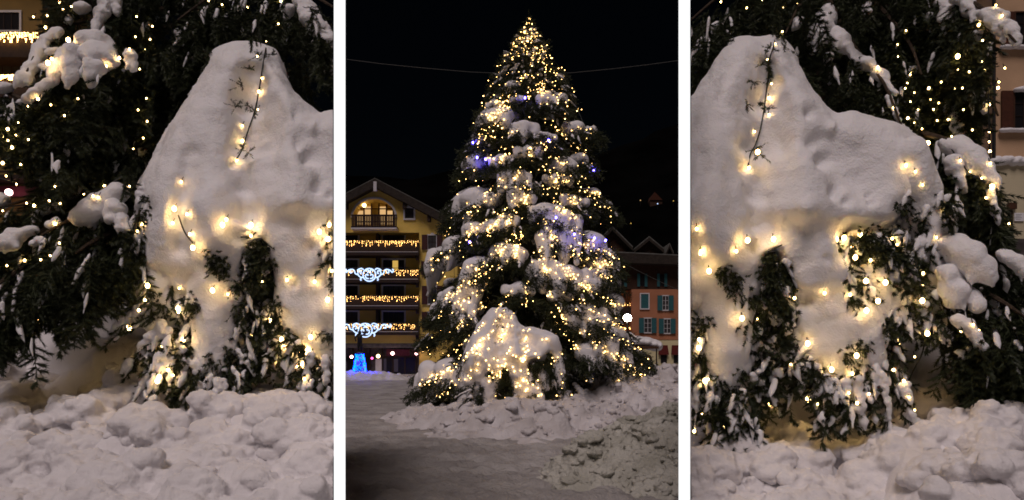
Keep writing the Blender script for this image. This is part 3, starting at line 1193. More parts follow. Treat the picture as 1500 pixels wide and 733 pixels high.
bough(LT, L, [(300, 170, 7.4), (150, 190, 6.6), (40, 205, 6.2), (-30, 225, 6.0)], 110, .35, .5, dust=.2,
      snows=[[(22, 160, 6.1, 10), (14, 172, 6.1, 8)], [(48, 142, 6.1, 10), (38, 152, 6.1, 8)], [(124, 215, 6.5, 8), (112, 236, 6.5, 7)],
             [(34, 206, 6.1, 6)]])
bough(LT, L, [(-40, 120, 7), (0, 132, 6.4), (40, 150, 6.1), (70, 175, 6.0)], 70, .3, .3, dust=.22,
      snows=[[(-5, 128, 6.2, 12), (12, 128, 6.2, 10)]])
# boughs with snow at mid height
bough(LT, L, [(330, 210, 7.6), (220, 262, 6.7), (165, 285, 6.2), (105, 320, 5.9), (60, 345, 5.8)], 190, .60, .45, dust=.2,
      snows=[[(182, 276, 6.2, 12), (172, 284, 6.1, 16), (155, 298, 6.05, 20), (138, 310, 6.0, 20), (118, 318, 5.95, 14), (104, 322, 5.9, 8)],
             [(170, 300, 6.0, 18), (162, 320, 5.95, 14)], [(176, 320, 5.95, 10), (182, 338, 5.9, 8)],
             [(82, 326, 5.85, 8), (76, 330, 5.85, 8)], [(60, 352, 5.8, 9), (48, 358, 5.8, 7)]])
bough(LT, L, [(200, 262, 7.4), (110, 275, 6.8), (50, 290, 6.5), (-20, 310, 6.2)], 70, .3, .4, dust=.22,
      snows=[[(98, 286, 6.7, 14), (82, 288, 6.6, 12), (64, 292, 6.5, 10)], [(12, 288, 6.4, 12), (0, 296, 6.4, 14)],
             [(80, 304, 6.4, 10), (60, 312, 6.35, 10)]])
bough(LT, L, [(120, 320, 6.6), (60, 340, 6.2), (10, 350, 5.9), (-40, 365, 5.8)], 90, .5, .35, dust=.2,
      snows=[[(50, 338, 5.95, 8), (32, 346, 5.9, 14), (14, 352, 5.85, 16), (-8, 360, 5.8, 16)]])
bough(LT, L, [(60, 375, 6.1), (20, 400, 5.8), (-20, 430, 5.6)], 90, .45, .35, dust=.4)
bough(LT, L, [(190, 330, 6.4), (140, 352, 5.9), (110, 372, 5.75)], 110, .38, .4, dust=.2)
bough(LT, L, [(215, 280, 6.3), (206, 310, 6.0), (196, 345, 5.9)], 40, .25, .15, dust=.4, tpl=NEAR_BRUSH,
      snows=[[(222, 262, 6.1, 9), (212, 280, 6.05, 9), (205, 300, 6.0, 8)]])

R = 'R'
bough(RT, R, [(1200, -80, 8.4), (1120, -40, 7.4), (1060, -10, 6.9), (1000, 40, 6.6)], 150, .55, .7, dust=.16,
      snows=[[(1034, 60, 6.8, 10), (1022, 76, 6.8, 9), (1014, 90, 6.8, 8)], [(1048, 40, 6.9, 9)]])
bough(RT, R, [(1210, -70, 8.4), (1190, -20, 7.6), (1170, 10, 7.2), (1150, 50, 6.9)], 130, .6, .7, dust=.2,
      snows=[[(1170, 30, 7.0, 9), (1164, 42, 7.0, 7)]])
bough(RT, R, [(1200, -30, 7.9), (1245, 60, 7.2), (1292, 118, 6.7), (1325, 195, 6.3)], 190, .55, .45, dust=.2,
      snows=[[(1210, 18, 7.3, 8), (1205, 42, 7.1, 16), (1200, 66, 7.05, 14), (1190, 78, 7.0, 8)],
             [(1220, 50, 7.1, 14), (1240, 72, 7.0, 11), (1262, 90, 6.9, 10), (1284, 104, 6.8, 9), (1300, 122, 6.7, 8), (1308, 136, 6.6, 6)],
             [(1214, 82, 7.0, 8), (1212, 96, 7.0, 5)], [(1300, 142, 6.6, 5), (1312, 166, 6.5, 5), (1320, 186, 6.4, 4)]])
bough(RT, R, [(1230, -60, 8), (1280, 0, 7.4), (1330, 60, 6.9), (1350, 110, 6.6)], 220, .8, .7, dust=.16,
      snows=[[(1270, 8, 7.2, 7), (1274, 18, 7.1, 5)]])
bough(RT, R, [(1250, 30, 8), (1300, 80, 7.4), (1360, 150, 6.8), (1395, 215, 6.4)], 220, .5, .6, dust=.18,
      snows=[[(1340, 100, 6.8, 5), (1355, 118, 6.75, 7), (1370, 136, 6.7, 8), (1384, 160, 6.6, 7)],
             [(1390, 160, 6.5, 8), (1400, 184, 6.4, 9), (1412, 210, 6.35, 8)]])
bough(RT, R, [(1270, -60, 7.8), (1350, 0, 7.1), (1400, 60, 6.7), (1430, 140, 6.4)], 230, .7, .6, dust=.18,
      snows=[[(1388, 2, 6.7, 12), (1390, 24, 6.65, 13), (1392, 44, 6.6, 9), (1394, 54, 6.6, 6)], [(1362, 26, 6.8, 9)],
             [(1398, 64, 6.6, 7), (1408, 88, 6.5, 7), (1416, 104, 6.4, 5)]])
bough(RT, R, [(1300, -50, 7.4), (1400, -10, 6.6), (1450, 22, 6.1), (1488, 62, 5.8)], 170, .55, .30, dust=.2,
      snows=[[(1402, -2, 6.5, 10), (1418, 10, 6.4, 13), (1432, 24, 6.3, 11), (1440, 34, 6.2, 8)],
             [(1444, 22, 6.1, 12), (1460, 28, 6.05, 15), (1466, 46, 6.0, 10), (1472, 62, 5.95, 6)],
             [(1474, 36, 5.95, 9), (1484, 40, 5.9, 10), (1488, 56, 5.85, 8), (1488, 68, 5.85, 5)],
             [(1430, 50, 6.2, 9), (1434, 62, 6.2, 5)]])
bough(RT, R, [(1340, 40, 7.2), (1410, 90, 6.6), (1445, 130, 6.3), (1462, 170, 6.2)], 190, .55, .35, dust=.18,
      snows=[[(1446, 150, 6.2, 7), (1442, 164, 6.2, 5)], [(1424, 140, 6.3, 6)]])
bough(RT, R, [(1330, 190, 6.8), (1385, 205, 6.2), (1430, 230, 5.9), (1466, 268, 5.75)], 150, .30, .32, dust=.2,
      snows=[[(1380, 212, 6.0, 12), (1400, 216, 5.95, 16), (1420, 230, 5.85, 18), (1440, 246, 5.75, 17), (1456, 266, 5.65, 12)],
             [(1396, 236, 5.85, 14), (1402, 262, 5.8, 10), (1408, 284, 5.8, 6)], [(1450, 280, 5.65, 7), (1458, 310, 5.6, 6), (1462, 330, 5.6, 4)]])
bough(RT, R, [(1370, 250, 6.8), (1410, 270, 6.4), (1450, 290, 6.2), (1470, 310, 6.1)], 110, .25, .35, dust=.2)
bough(RT, R, [(1360, 330, 6.6), (1410, 350, 6.1), (1450, 372, 5.9), (1510, 400, 5.6)], 60, .2, .25, dust=.3,
      snows=[[(1388, 358, 5.6, 20), (1410, 374, 5.5, 24), (1430, 392, 5.45, 20), (1448, 406, 5.4, 13)],
             [(1388, 396, 5.55, 20), (1396, 424, 5.5, 20), (1402, 446, 5.5, 14)], [(1404, 472, 5.45, 14), (1424, 488, 5.4, 12), (1440, 512, 5.35, 9)],
             [(1470, 372, 5.45, 12), (1486, 386, 5.4, 14), (1502, 400, 5.35, 14)], [(1420, 430, 5.5, 14), (1434, 452, 5.45, 10)]])
bough(RT, R, [(1400, 440, 6.1), (1440, 430, 5.7), (1480, 450, 5.4), (1520, 480, 5.3)], 150, .42, .3, dust=.25, fan=.7,
      snows=[[(1440, 424, 5.7, 6), (1456, 446, 5.6, 6), (1470, 470, 5.5, 5)]])
bough(RT, R, [(1410, 470, 6.0), (1438, 490, 5.6), (1465, 520, 5.4)], 70, .25, .2, dust=.35, fan=.6)

# ================================================================== the tall lit tree
TX, TY, TZ0, TZ1 = .50, 20.0, .2, 11.45
MT = thing('christmas_tree', (TX, TY, 0), 'tall snow-laden fir covered in gold fairy lights in the middle of the square', 'tree')
MB().tube([(TX, TY, z) for z in (0, 2, 4, 6, 8, 10, 11.3)], .30, 10, .02).build('trunk', M['bark'], MT)


def tree_r(z):
    t = (z - TZ0) / (TZ1 - TZ0)
    prof = [(0, 3.4), (.05, 3.6), (.25, 3.05), (.39, 2.7), (.52, 2.2), (.69, 1.86), (.76, 1.5), (.835, 1.22), (.89, .80), (.94, .42), (1, .03)]
    for (a, ra), (b, rb) in zip(prof, prof[1:]):
        if t <= b:
            return ra + (rb - ra) * (t - a) / (b - a)
    return .04


# boughs whose snow shows in the photograph: picture x, y, size (m), droop of the snow
SEEN = [(726, 172, .44, .5), (722, 168, .3, .3), (694, 238, .46, .3), (758, 145, .16, .4), (800, 145, .22, .6), (768, 186, .28, .9), (800, 200, .22, .5), (728, 152, .18, .6),
        (845, 185, .26, .5), (832, 242, .36, .4), (755, 258, .36, 1.3), (735, 232, .2, .9), (690, 290, .40, 1.0), (712, 292, .30, .6), (815, 262, .24, .3),
        (840, 292, .25, .4), (870, 280, .22, .4), (888, 300, .24, .8), (866, 190, .16, .3), (640, 375, .45, 1.2), (660, 355, .35, 1.2), (800, 310, .36, 1.0), (825, 320, .42, 1.6), (812, 345, .36, 1.2),
        (700, 390, .40, 1.6), (735, 365, .35, .8), (755, 370, .32, .7), (720, 330, .30, .5), (870, 352, .42, .8), (890, 380, .42, 1.4), (885, 400, .3, 1.0),
        (800, 390, .42, .9), (835, 400, .35, .7), (860, 415, .3, .5), (660, 430, .3, .8), (680, 450, .32, .6), (640, 450, .3, .5), (900, 440, .40, 1.3), (880, 470, .45, 1.4), (905, 490, .38, 1.2),
        (860, 455, .35, 1.0), (650, 540, .42, .6), (625, 555, .40, .5), (700, 500, .3, .5), (870, 510, .35, 1.0), (910, 520, .36, 1.0), (925, 550, .32, .8), (820, 430, .25, .3),
        (770, 290, .22, .4), (745, 320, .25, .5), (690, 335, .3, .7), (675, 470, .3, .5), (760, 420, .25, .4), (850, 230, .2, .4), (775, 220, .22, .6), (705, 205, .2, .5)]
LIGHT_PTS = []
bough_specs = []
for px, py, s, dr in SEEN:
    # where the sight line of that patch meets the crown
    Y = TY - 1.5
    for _ in range(6):
        p = P(px, py, Y)
        R0 = tree_r(p.z)
        dx = p.x - TX
        k = max(.0, R0 * R0 * .92 - dx * dx)
        Y = TY - math.sqrt(k)
    az = math.atan2(dx, -(Y - TY)) if k > 0 else math.copysign(math.pi / 2, dx)
    bough_specs.append((p.z, az, math.hypot(dx, Y - TY) + .36, s * 1.1, dr, True))
# the rest of the whorls
z = .42
i = 0
while z < TZ1 - .12 and len(bough_specs) < 260:
    t = (z - TZ0) / (TZ1 - TZ0)
    m = int(12 - 5 * t)
    for k in range(m):
        az = 2 * math.pi * (k + .5 * (i % 2) + random.uniform(-.25, .25)) / m
        Rk = tree_r(z) * random.uniform(.66, 1.05) * (1 + .42 * noise.noise(Vector((math.sin(az) * 1.1, math.cos(az) * 1.1, z * .95))))
        bough_specs.append((z + random.uniform(-.28, .28) * (1 - .7 * t), az, min(Rk, tree_r(z) * 1.10),
                            random.uniform(.10, .22) if t < .8 else random.uniform(.05, .09), random.uniform(.2, .7), random.random() < .45))
    z += .68 - .42 * t
    i += 1


def lamp_gap(p, m=20):
    """the crown is thin where the street lamp shines past it"""
    return abs(750 + p.x / p.y * F - 920) < m and -m < HZ - (p.z - EYE) / p.y * F - 458 < m + 6


def tall_bough(zt, az, Rr, s, dr, has_snow):
    """tip height, direction (0 = towards the camera), reach"""
    d = Vector((math.sin(az), -math.cos(az), 0))
    lat = Vector((d.y, -d.x, 0))
    t = (zt - TZ0) / (TZ1 - TZ0)
    rise = .25 + .9 * (1 - t) * .6
    Rr = max(.05, Rr - .16 * min(1, Rr / 1.6))
    droop = min(Rr, 2.5)
    c0 = Vector((TX, TY, min(zt + .25 * droop, TZ1 - .05)))
    base_pts = [c0 + d * .05, c0 + d * Rr * .45 + Vector((0, 0, .10 * droop * (1 - t))), Vector((TX, TY, zt)) + d * Rr * .85 + Vector((0, 0, .06)), Vector((TX, TY, zt)) + d * Rr + Vector((0, 0, -.12))]
    path = bez(base_pts, 12)
    n = int(14 + 22 * Rr)
    roots, dirs, scs = [], [], []
    for i in range(n):
        u = (random.random() ** .55) * 10.99
        k = int(u)
        p = path[k].lerp(path[k + 1], u - k)
        wdt = (.10 + .42 * math.sin(min(1, u / 11) * math.pi * .8)) * min(1, Rr / 1.6 + .25)
        off = random.uniform(-1, 1) * wdt
        q = p + lat * off + Vector((0, 0, -abs(off) * .35 - random.random() * .22 * min(1, Rr)))
        if lamp_gap(q):
            continue
        roots.append(q)
        dirs.append(d * random.uniform(.35, 1.1) + lat * off * 1.2 + Vector((0, 0, random.uniform(-1.1, -.35) if t < .85 else random.uniform(-.6, .3))))
        scs.append(random.uniform(.6, 1.05) * (min(1, .35 + Rr * .45)))
        if u > 5:
            LIGHT_PTS.append((q, d))
    T = place(FAR_SPRAYS, roots, dirs, scs, RNG)
    blobs, dst = [], []
    s *= 1.18
    if has_snow:
        tip = path[10] + Vector((0, 0, .04))
        v = (path[10] - path[7]).normalized()
        if s > .19:
            c = tip - d * s * .55
            blobs += [(c, (s * .85, s * .85, s * .62)), (c - d * s * .7 + Vector((0, 0, .12 * s)), (s * .7, s * .8, s * .55))]
            blobs.append((c + lat * s * .45 + Vector((0, 0, -.15 * s)), (s * .55, s * .55, s * .5)))
            nf = random.choice((2, 3, 4))
            for f in range(nf):
                o = lat * s * (f - (nf - 1) / 2) * .72 + d * random.uniform(.1, .45) * s
                ln = s * dr * random.uniform(.8, 1.7)
                a = c + o
                b = a + (d * random.uniform(.15, .5) + lat * random.uniform(-.25, .25) + Vector((0, 0, -1))).normalized() * ln
                r = s * random.uniform(.34, .5)
                blobs += chain([(a, r), (a.lerp(b, .55), r * .85), (b, r * .35)], 6)
        else:
            blobs += chain([(path[6] + Vector((0, 0, .03)), s * .4), (path[8] + Vector((0, 0, .05)), s * .8), (path[10], s * .5)], 5, .8)
            a = path[9]
            blobs += chain([(a + lat * s, s * .5), (a + lat * s * 2.2 + Vector((0, 0, -.3 * s)), s * .3)], 4)
    blobs = [b for b in blobs if not lamp_gap(b[0])]
    # dusting along the sprays
    for q, dd in zip(roots, dirs):
        if random.random() < .13:
            dn = Vector(dd).normalized()
            dst.append((Vector(q) + Vector((0, 0, .03)) - Vector((0, .03, 0)), dn, random.uniform(.14, .36), random.uniform(.020, .040)))
    return path, T, blobs, dst


bough_specs.sort(key=lambda b: -(math.cos(b[1]) + (1 if b[3] > .19 else 0)))
rest_T, rest_B, rest_D = [], [], []
PATHS = []
for i, bs in enumerate(bough_specs):
    path, T, blobs, dst = tall_bough(*bs)
    PATHS.append(path)
    if i < 99:
        o = link('bough', mesh_tris('bough', T), M['needle_far'], MT)
        MB().tube(path, .05, 5, .012).build('limb', M['bark'], o)
        BVH_SRC['M'].append(o)
        if blobs:
            r_ = bs[3]
            sn = snow('snow_clump', blobs, .03 if r_ < .19 else .04, M['snow_far'], o, smooth=4, amp=.16 * r_, scale=.6 / r_, amp2=.04 * r_, scale2=2.2 / r_)
            BVH_SRC['M'].append(sn)
        sd_ = dusting(dst, o, M['snow_far'])
        if sd_:
            BVH_SRC['M'].append(sd_)
    else:
        rest_T.append(T)
        rest_B += blobs
        rest_D += dst
o = link('boughs', mesh_tris('boughs', np.concatenate(rest_T)), M['needle_far'], MT)
tag(o, kind='stuff')
BVH_SRC['M'].append(o)
V_, F_, _n = ellipsoids(rest_B, .05)
V2, F2 = dust_mesh(rest_D)
V_.append(V2)
F_.append(F2 + _n)
tag(link('snow_clumps', mesh_vf('snow_clumps', np.concatenate(V_), np.concatenate(F_), True), M['snow_far'], o), kind='stuff')
build_mound('M', MT, .035, False)
# leader shoot at the very top
T = [needles_along((TX, TY, TZ1 - .5), (TX, TY, TZ1 + .25), 90, .10, .008, RNG)]
for k in range(40):
    a = random.uniform(0, 2 * math.pi)
    zz = TZ1 - random.uniform(.0, .9)
    ln = .15 + (TZ1 - zz) * .4
    T.append(needles_along((TX, TY, zz), (TX + math.cos(a) * ln, TY + math.sin(a) * ln, zz + random.uniform(-.02, .14)), 26, .085, .008, RNG))
link('leader_shoot', mesh_tris('leader_shoot', np.concatenate(T)), M['needle_far'], MT)


# ================================================================== fairy lights
CAMP = Vector((0, 0, EYE))


def cast(bvh, px, py, Ydef, off):
    d = (P(px, py, 1.0) - CAMP).normalized()
    h = bvh.ray_cast(CAMP, d, 60)
    if h[0] is None:
        return P(px, py, Ydef), False
    n = h[1]
    if n.dot(d) > 0:
        n = -n
    return h[0] - d * off * .5 + n * off * .5, True


def ico(name, r, sub, mat, squash=1.25):
    bm = bmesh.new()
    bmesh.ops.create_icosphere(bm, subdivisions=sub, radius=r, matrix=Matrix.Diagonal((1, 1, squash, 1)))
    me = from_bm(name, bm, True)
    me.materials.append(mat)
    return me


B_BIG, B_MID, B_SMALL = ico('bulb', .0175, 2, M['bulb']), ico('bulb', .0105, 2, M['bulb']), ico('bulb', .0072, 1, M['bulb'])
B_FILL = ico('bulb', .026, 2, M['bulb'])  # bigger bulb for the added hidden lights
B_FAR, B_BLUE = ico('bulb', .0135, 1, M['bulb_far']), ico('bulb', .030, 1, M['bulb_blue'])


def put_bulb(me, p, parent):
    o = bpy.data.objects.new('bulb', me)
    COL.objects.link(o)
    o.parent = parent
    o.matrix_parent_inverse = Matrix.Translation(-WORLD[parent.name])
    o.location = p
    return o


MOUND_L = [(378, 82, 1), (385, 115, 1), (381, 136, 2), (378, 160, 1), (354, 185, 1), (354, 207, 2), (345, 235, 2), (390, 60, 1),
           (252, 305, 3), (277, 314, 2), (251, 328, 2), (281, 343, 2), (288, 361, 3), (323, 330, 3), (373, 333, 3), (479, 333, 3), (468, 341, 3), (484, 352, 3),
           (211, 421, 3), (214, 441, 2), (204, 453, 2), (263, 422, 1), (263, 450, 3), (264, 456, 2), (313, 424, 3), (334, 431, 1), (267, 495, 3), (231, 558, 3), (233, 553, 3),
           (247, 542, 2), (368, 492, 2), (386, 412, 2), (421, 409, 2), (461, 413, 2), (482, 441, 3), (484, 396, 2), (390, 471, 3), (419, 498, 3), (457, 492, 3), (442, 517, 2), (435, 537, 1),
           (446, 556, 2), (265, 267, 1), (207, 330, 2), (330, 322, 2), (367, 345, 2), (253, 550, 1), (200, 340, 1)]
BOUGH_L = [(67, 38, 2), (108, 60, 3), (75, 96, 3), (78, 88, 2), (156, 95, 2), (173, 87, 2), (190, 73, 1), (212, 73, 1), (198, 53, 1), (220, 57, 1), (206, 102, 1), (199, 25, 1), (222, 38, 1), (55, 143, 2),
           (113, 144, 1), (75, 153, 1), (94, 169, 1), (41, 157, 1), (214, 144, 1), (201, 162, 1), (216, 178, 1), (210, 204, 1), (196, 218, 1), (28, 180, 1), (11, 192, 2), (23, 197, 1), (6, 202, 2), (18, 217, 2),
           (5, 238, 2), (9, 258, 1), (151, 274, 2), (137, 288, 1), (190, 272, 1), (80, 274, 1), (39, 298, 1), (72, 293, 1), (53, 303, 2), (87, 299, 1), (4, 309, 1), (80, 328, 2), (73, 340, 2), (87, 357, 1), (86, 5, 2),
           (103, 10, 1), (91, 14, 1), (69, 24, 1), (49, 25, 1), (39, 381, 2), (19, 400, 1), (9, 389, 1), (74, 376, 1), (61, 382, 1), (361, 9, 2), (410, 2, 2), (325, 8, 1), (305, 1, 1), (408, 36, 1), (144, 290, 1), (24, 270, 1), (40, 205, 1), (12, 205, 1), (122, 283, 1), (30, 240, 1)]
MOUND_R = [(1123, 88, 1), (1129, 124, 1), (1128, 145, 2), (1127, 169, 1), (1104, 193, 1), (1105, 218, 3), (1096, 247, 2), (1146, 48, 1), (1135, 66, 1),
           (1328, 242, 2), (1351, 271, 1), (1341, 252, 1), (1310, 348, 2), (1315, 359, 2), (1255, 343, 3), (1240, 350, 3), (1232, 348, 3), (1245, 362, 2), (1091, 351, 3), (1136, 353, 3), (1023, 335, 2), (1029, 367, 2),
           (1028, 371, 2), (1039, 393, 3), (1076, 368, 2), (1083, 465, 3), (1110, 469, 1), (1025, 500, 2), (1025, 513, 3), (1038, 562, 3), (1040, 556, 2), (1162, 439, 2), (1207, 428, 2), (1244, 432, 2), (1267, 458, 3),
           (1183, 507, 3), (1218, 537, 3), (1255, 517, 3), (1246, 547, 2), (1243, 575, 1), (1255, 592, 2), (1159, 534, 1), (1257, 372, 3), (1262, 411, 3), (1293, 412, 3), (1285, 439, 3), (1359, 439, 3), (1353, 417, 1), (1310, 545, 2),
           (1324, 561, 2), (1331, 582, 1), (1340, 601, 1), (1359, 627, 1), (1363, 494, 3), (1340, 523, 1), (1272, 577, 1), (1197, 592, 1), (1018, 633, 2), (1029, 607, 1), (1383, 309, 1), (1371, 348, 1), (1350, 400, 2), (1276, 384, 2)]
BOUGH_R = [(1056, 3, 1), (1096, 11, 2), (1117, 1, 1), (1147, 11, 1), (1168, 5, 1), (1328, 44, 1), (1315, 66, 1), (1316, 82, 1), (1396, 82, 3), (1334, 106, 1), (1334, 110, 1), (1329, 121, 1), (1295, 128, 1), (1339, 135, 1), (1333, 150, 1),
           (1309, 159, 1), (1330, 175, 2), (1346, 161, 1), (1367, 161, 1), (1373, 177, 1), (1363, 146, 1), (1361, 131, 2), (1399, 130, 1), (1410, 130, 1), (1402, 103, 1), (1418, 106, 1), (1440, 90, 1), (1444, 103, 1), (1463, 119, 1),
           (1462, 129, 2), (1448, 153, 2), (1449, 194, 1), (1450, 222, 2), (1449, 208, 1), (1450, 240, 1), (1467, 24, 1), (1459, 8, 1), (1435, 35, 2), (1439, 59, 1), (1359, 208, 3), (1406, 236, 1), (1421, 252, 1), (1439, 261, 1), (1456, 270, 3), (1446, 290, 1),
           (1450, 352, 2), (1477, 328, 1), (1405, 486, 2), (1425, 476, 1), (1435, 483, 1), (1390, 175, 1), (1380, 120, 1), (1350, 190, 1), (1410, 160, 1), (1425, 190, 1), (1340, 180, 1), (1375, 150, 1), (1395, 200, 1), (1285, 100, 2), (1472, 100, 1), (1325, 130, 1)]


def near_lights(side, lst, label, Ydef, wires, bvh, group, low=()):
    t = thing('light_string', P(lst[0][0], lst[0][1], Ydef), label, 'string lights', group)
    for wpts in wires:
        pts = []
        for q in wpts:
            c, hit = cast(bvh, q[0], q[1], Ydef, .02)
            if not hit and pts:
                c = P(q[0], q[1], pts[-1].y)
            if len(q) > 2:
                c = P(q[0], q[1], q[2])
            pts.append(c)
        mw = MB().tube(bez(pts, 8 * len(pts)), .0065, 5)
        clip_bm(mw.bm, side)
        mw.build('wire', M['wire'], t)
    for (px, py, Y) in low:
        put_bulb(B_FILL, P(px, py, Y), t)  # extra bulbs tucked out of sight, added for warm spill on the snow
    # short leads carry every lamp
    ml = MB()
    for (px, py, b) in lst:
        off = {1: .018, 2: .036, 3: .085}[b]
        p, hit = cast(bvh, px, py, Ydef, off)
        put_bulb((B_SMALL, B_MID, B_BIG)[b - 1], p, t)
        ml.tube([p + Vector((0, .006, .014)), p + Vector((.004, .03, .05))], .004, 4)
    clip_bm(ml.bm, side)
    tag(ml.build('bulb_leads', M['wire'], t), kind='stuff')
    return t


bvhL, bvhR = make_bvh(BVH_SRC['L']), make_bvh(BVH_SRC['R'])
near_lights('L', MOUND_L, 'warm fairy lights on dark wire over the snow mound, left of the left partition', 5.9,
            [[(400, 20), (392, 55), (389, 75), (386, 100), (381, 130), (375, 160), (366, 185), (358, 207), (352, 222), (344, 236)],
             [(262, 315), (272, 340), (284, 356)], [(352, 348), (366, 346), (376, 341)]], bvhL, 'near light strings',
            [(240, 505, 6.0), (305, 515, 6.0), (322, 480, 6.0), (420, 505, 6.0), (450, 515, 6.0), (470, 500, 6.0), (300, 540, 6.1), (322, 545, 6.1), (285, 565, 6.0), (420, 530, 6.1), (445, 535, 6.0), (228, 545, 6.3)])
near_lights('L', BOUGH_L, 'warm fairy lights strung through the dark left boughs and across to the snowy branch', 6.2,
            [[(-20, 306, 6.2), (40, 300, 6.1), (80, 296, 6.1), (105, 291, 6.1), (120, 284, 6.1), (150, 276, 6.1), (180, 258, 6.2)],
             [(0, 262, 6.2), (20, 266, 6.2), (30, 258, 6.2)], [(198, 210), (204, 240)]], bvhL, 'near light strings',
            [(150, 440, 6.4), (60, 470, 6.2), (190, 480, 6.2)])
near_lights('R', MOUND_R, 'warm fairy lights on dark wire over the snow mound, right of the right partition', 5.6,
            [[(1140, 40), (1134, 66), (1128, 88), (1124, 118), (1121, 145), (1118, 168), (1112, 192), (1106, 212), (1098, 228), (1095, 246)],
             [(1124, 368), (1135, 363), (1146, 359)], [(1356, 500), (1350, 520), (1342, 535), (1332, 556)]], bvhR, 'near light strings',
            [(1065, 575, 5.65), (1050, 540, 5.65), (1220, 530, 5.65), (1245, 540, 5.65), (1200, 490, 5.7), (1270, 520, 5.65), (1310, 455, 5.7), (1128, 590, 5.85), (1205, 560, 5.85), (1185, 585, 5.85), (1100, 620, 5.8), (1060, 630, 5.7), (1245, 590, 5.8), (1320, 500, 6.0)])
near_lights('R', BOUGH_R, 'warm fairy lights trailing through the dark right boughs near the peach house', 6.0,
            [[(1385, 202, 5.95), (1396, 222, 5.85), (1406, 234, 5.8), (1418, 252, 5.72), (1432, 260, 5.65), (1444, 268, 5.6)],
             [(1448, 130, 6.0), (1448, 160, 6.0), (1449, 195, 6.0), (1450, 222, 6.0), (1451, 255, 5.95)],
             [(1452, 335, 5.6), (1450, 360, 5.55)], [(1412, 486, 5.55), (1426, 488, 5.5), (1436, 482, 5.5)]], bvhR, 'near light strings')

# tall tree: one long string wound through the crown
TL = thing('light_string', (TX, TY, .3), 'gold fairy lights with a few blue lamps wound all over the tall tree', 'string lights')
bvhM = make_bvh(BVH_SRC['M'])
pts = []
# rays at the crown, thicker towards the top and on the low mound
tries = 0
for path in PATHS[:150]:
    if random.random() < .5:
        n_ = int((path[11] - path[5]).length / .085) + 2
        for k in range(n_):
            u = 4.5 + 6.4 * (k + random.uniform(-.3, .3)) / n_
            u = max(0, min(10.99, u))
            p = path[int(u)].lerp(path[int(u) + 1], u % 1) + Vector((random.gauss(0, .03), 0, random.gauss(-.03, .05)))
            c, hit = cast(bvhM, 750 + p.x / p.y * F, HZ - (p.z - EYE) / p.y * F, p.y, random.uniform(.025, .075))
            pts.append(c)
N0 = len(pts)
while len(pts) < N0 + 330 and tries < 9000:
    tries += 1
    z = TZ0 + .6 + (TZ1 - TZ0 - .5) * random.random() ** .95
    t = (z - TZ0) / (TZ1 - TZ0)
    r = tree_r(z)
    dx = random.uniform(-1, 1) * r
    if t > .78 and random.random() < .0:
        continue
    Y = TY - math.sqrt(max(0, r * r - dx * dx))
    # clumpy spacing
    if noise.noise(Vector((dx * 1.7, z * 1.7, 3.1))) < .0 and t < .72 and random.random() < .72:
        continue
    o = Vector((TX + dx, Y, z))
    d = (o - CAMP)
    L_ = d.length
    d.normalize()
    h = bvhM.ray_cast(CAMP, d, 40)
    if h[0] is None:
        continue
    pts.append(h[0] - d * random.uniform(.015, .05))
for k in range(95):
    z = TZ1 - random.random() ** 1.0 * 2.6
    r = tree_r(z) * random.uniform(.5, 1.0)
    a = random.uniform(-1.7, 1.7)
    pts.append(Vector((TX + math.sin(a) * r, TY - math.cos(a) * r, z)))
for k in range(60):
    q = (random.uniform(694, 838), random.uniform(520, 600))
    d = (P(q[0], q[1], 1) - CAMP).normalized()
    h = bvhM.ray_cast(CAMP, d, 40)
    if h[0] is not None:
        pts.append(h[0] - d * random.uniform(.03, .07))
for q in ((740, 455), (739, 465), (737, 475), (736, 484), (730, 492), (729, 502), (704, 520), (712, 528), (722, 526), (762, 524), (815, 488), (795, 498), (824, 520), (936, 580), (930, 565), (745, 602), (772, 603), (783, 598)):
    c, hit = cast(bvhM, q[0], q[1], 16.0, .07)
    pts.append(c)
for k in range(220):   # the far side of the crown
    z = TZ0 + .6 + (TZ1 - TZ0 - .7) * random.random()
    r = tree_r(z) * random.uniform(.85, 1.0)
    a = math.pi + random.uniform(-1.5, 1.5)
    pts.append(Vector((TX + math.sin(a) * r, TY - math.cos(a) * r, z)))
front = sorted(range(len(pts)), key=lambda i: pts[i].y)
ind = set(front[:85])
for i in front[:85]:
    put_bulb(B_FAR, pts[i], TL)
small = []
for i in range(len(pts)):
    if i not in ind:
        k = random.choice((.55, .75, .9, 1, 1.3))
        small.append((pts[i], (.0130 * k,) * 3))
V_, F_, _n = ellipsoids(small, 1.0)
tag(link('small_bulbs', mesh_vf('small_bulbs', np.concatenate(V_), np.concatenate(F_)), M['bulb_far'], TL), kind='stuff')
for q in ((700, 234), (709, 236), (766, 145), (826, 96), (810, 324), (838, 346), (682, 356), (868, 351), (880, 353), (690, 203), (797, 201), (866, 257)):
    c, hit = cast(bvhM, q[0], q[1], 18.5, .32)
    if hit:
        put_bulb(B_BLUE, c, TL)
mb = MB()
for s0 in range(7):
    a0 = s0 * .9
    q = [Vector((TX + math.sin(a0 + z * .15) * tree_r(z) * .93, TY - math.cos(a0 + z * .15) * tree_r(z) * .93, z)) for z in np.linspace(1.6, TZ1 - .2, 24)]
    mb.tube(q, .006, 4)
mb.build('wire', M['wire'], TL)

# ================================================================== ochre hotel (left, behind the tall tree)
HY = 55.0


def px_thing(name, px, Y, label, cat, group=None, z=0.0):
    return thing(name, (P(px, 520, Y).x, Y, z), label, cat, group)


HT = px_thing('hotel', 549, HY, 'ochre gabled hotel with four lit balconies and an arched attic window, behind the square', 'building')


def px_poly(pts, Y):
    return [(P(a, b, Y).x, P(a, b, Y).z) for a, b in pts]


mb = MB()
base = 550
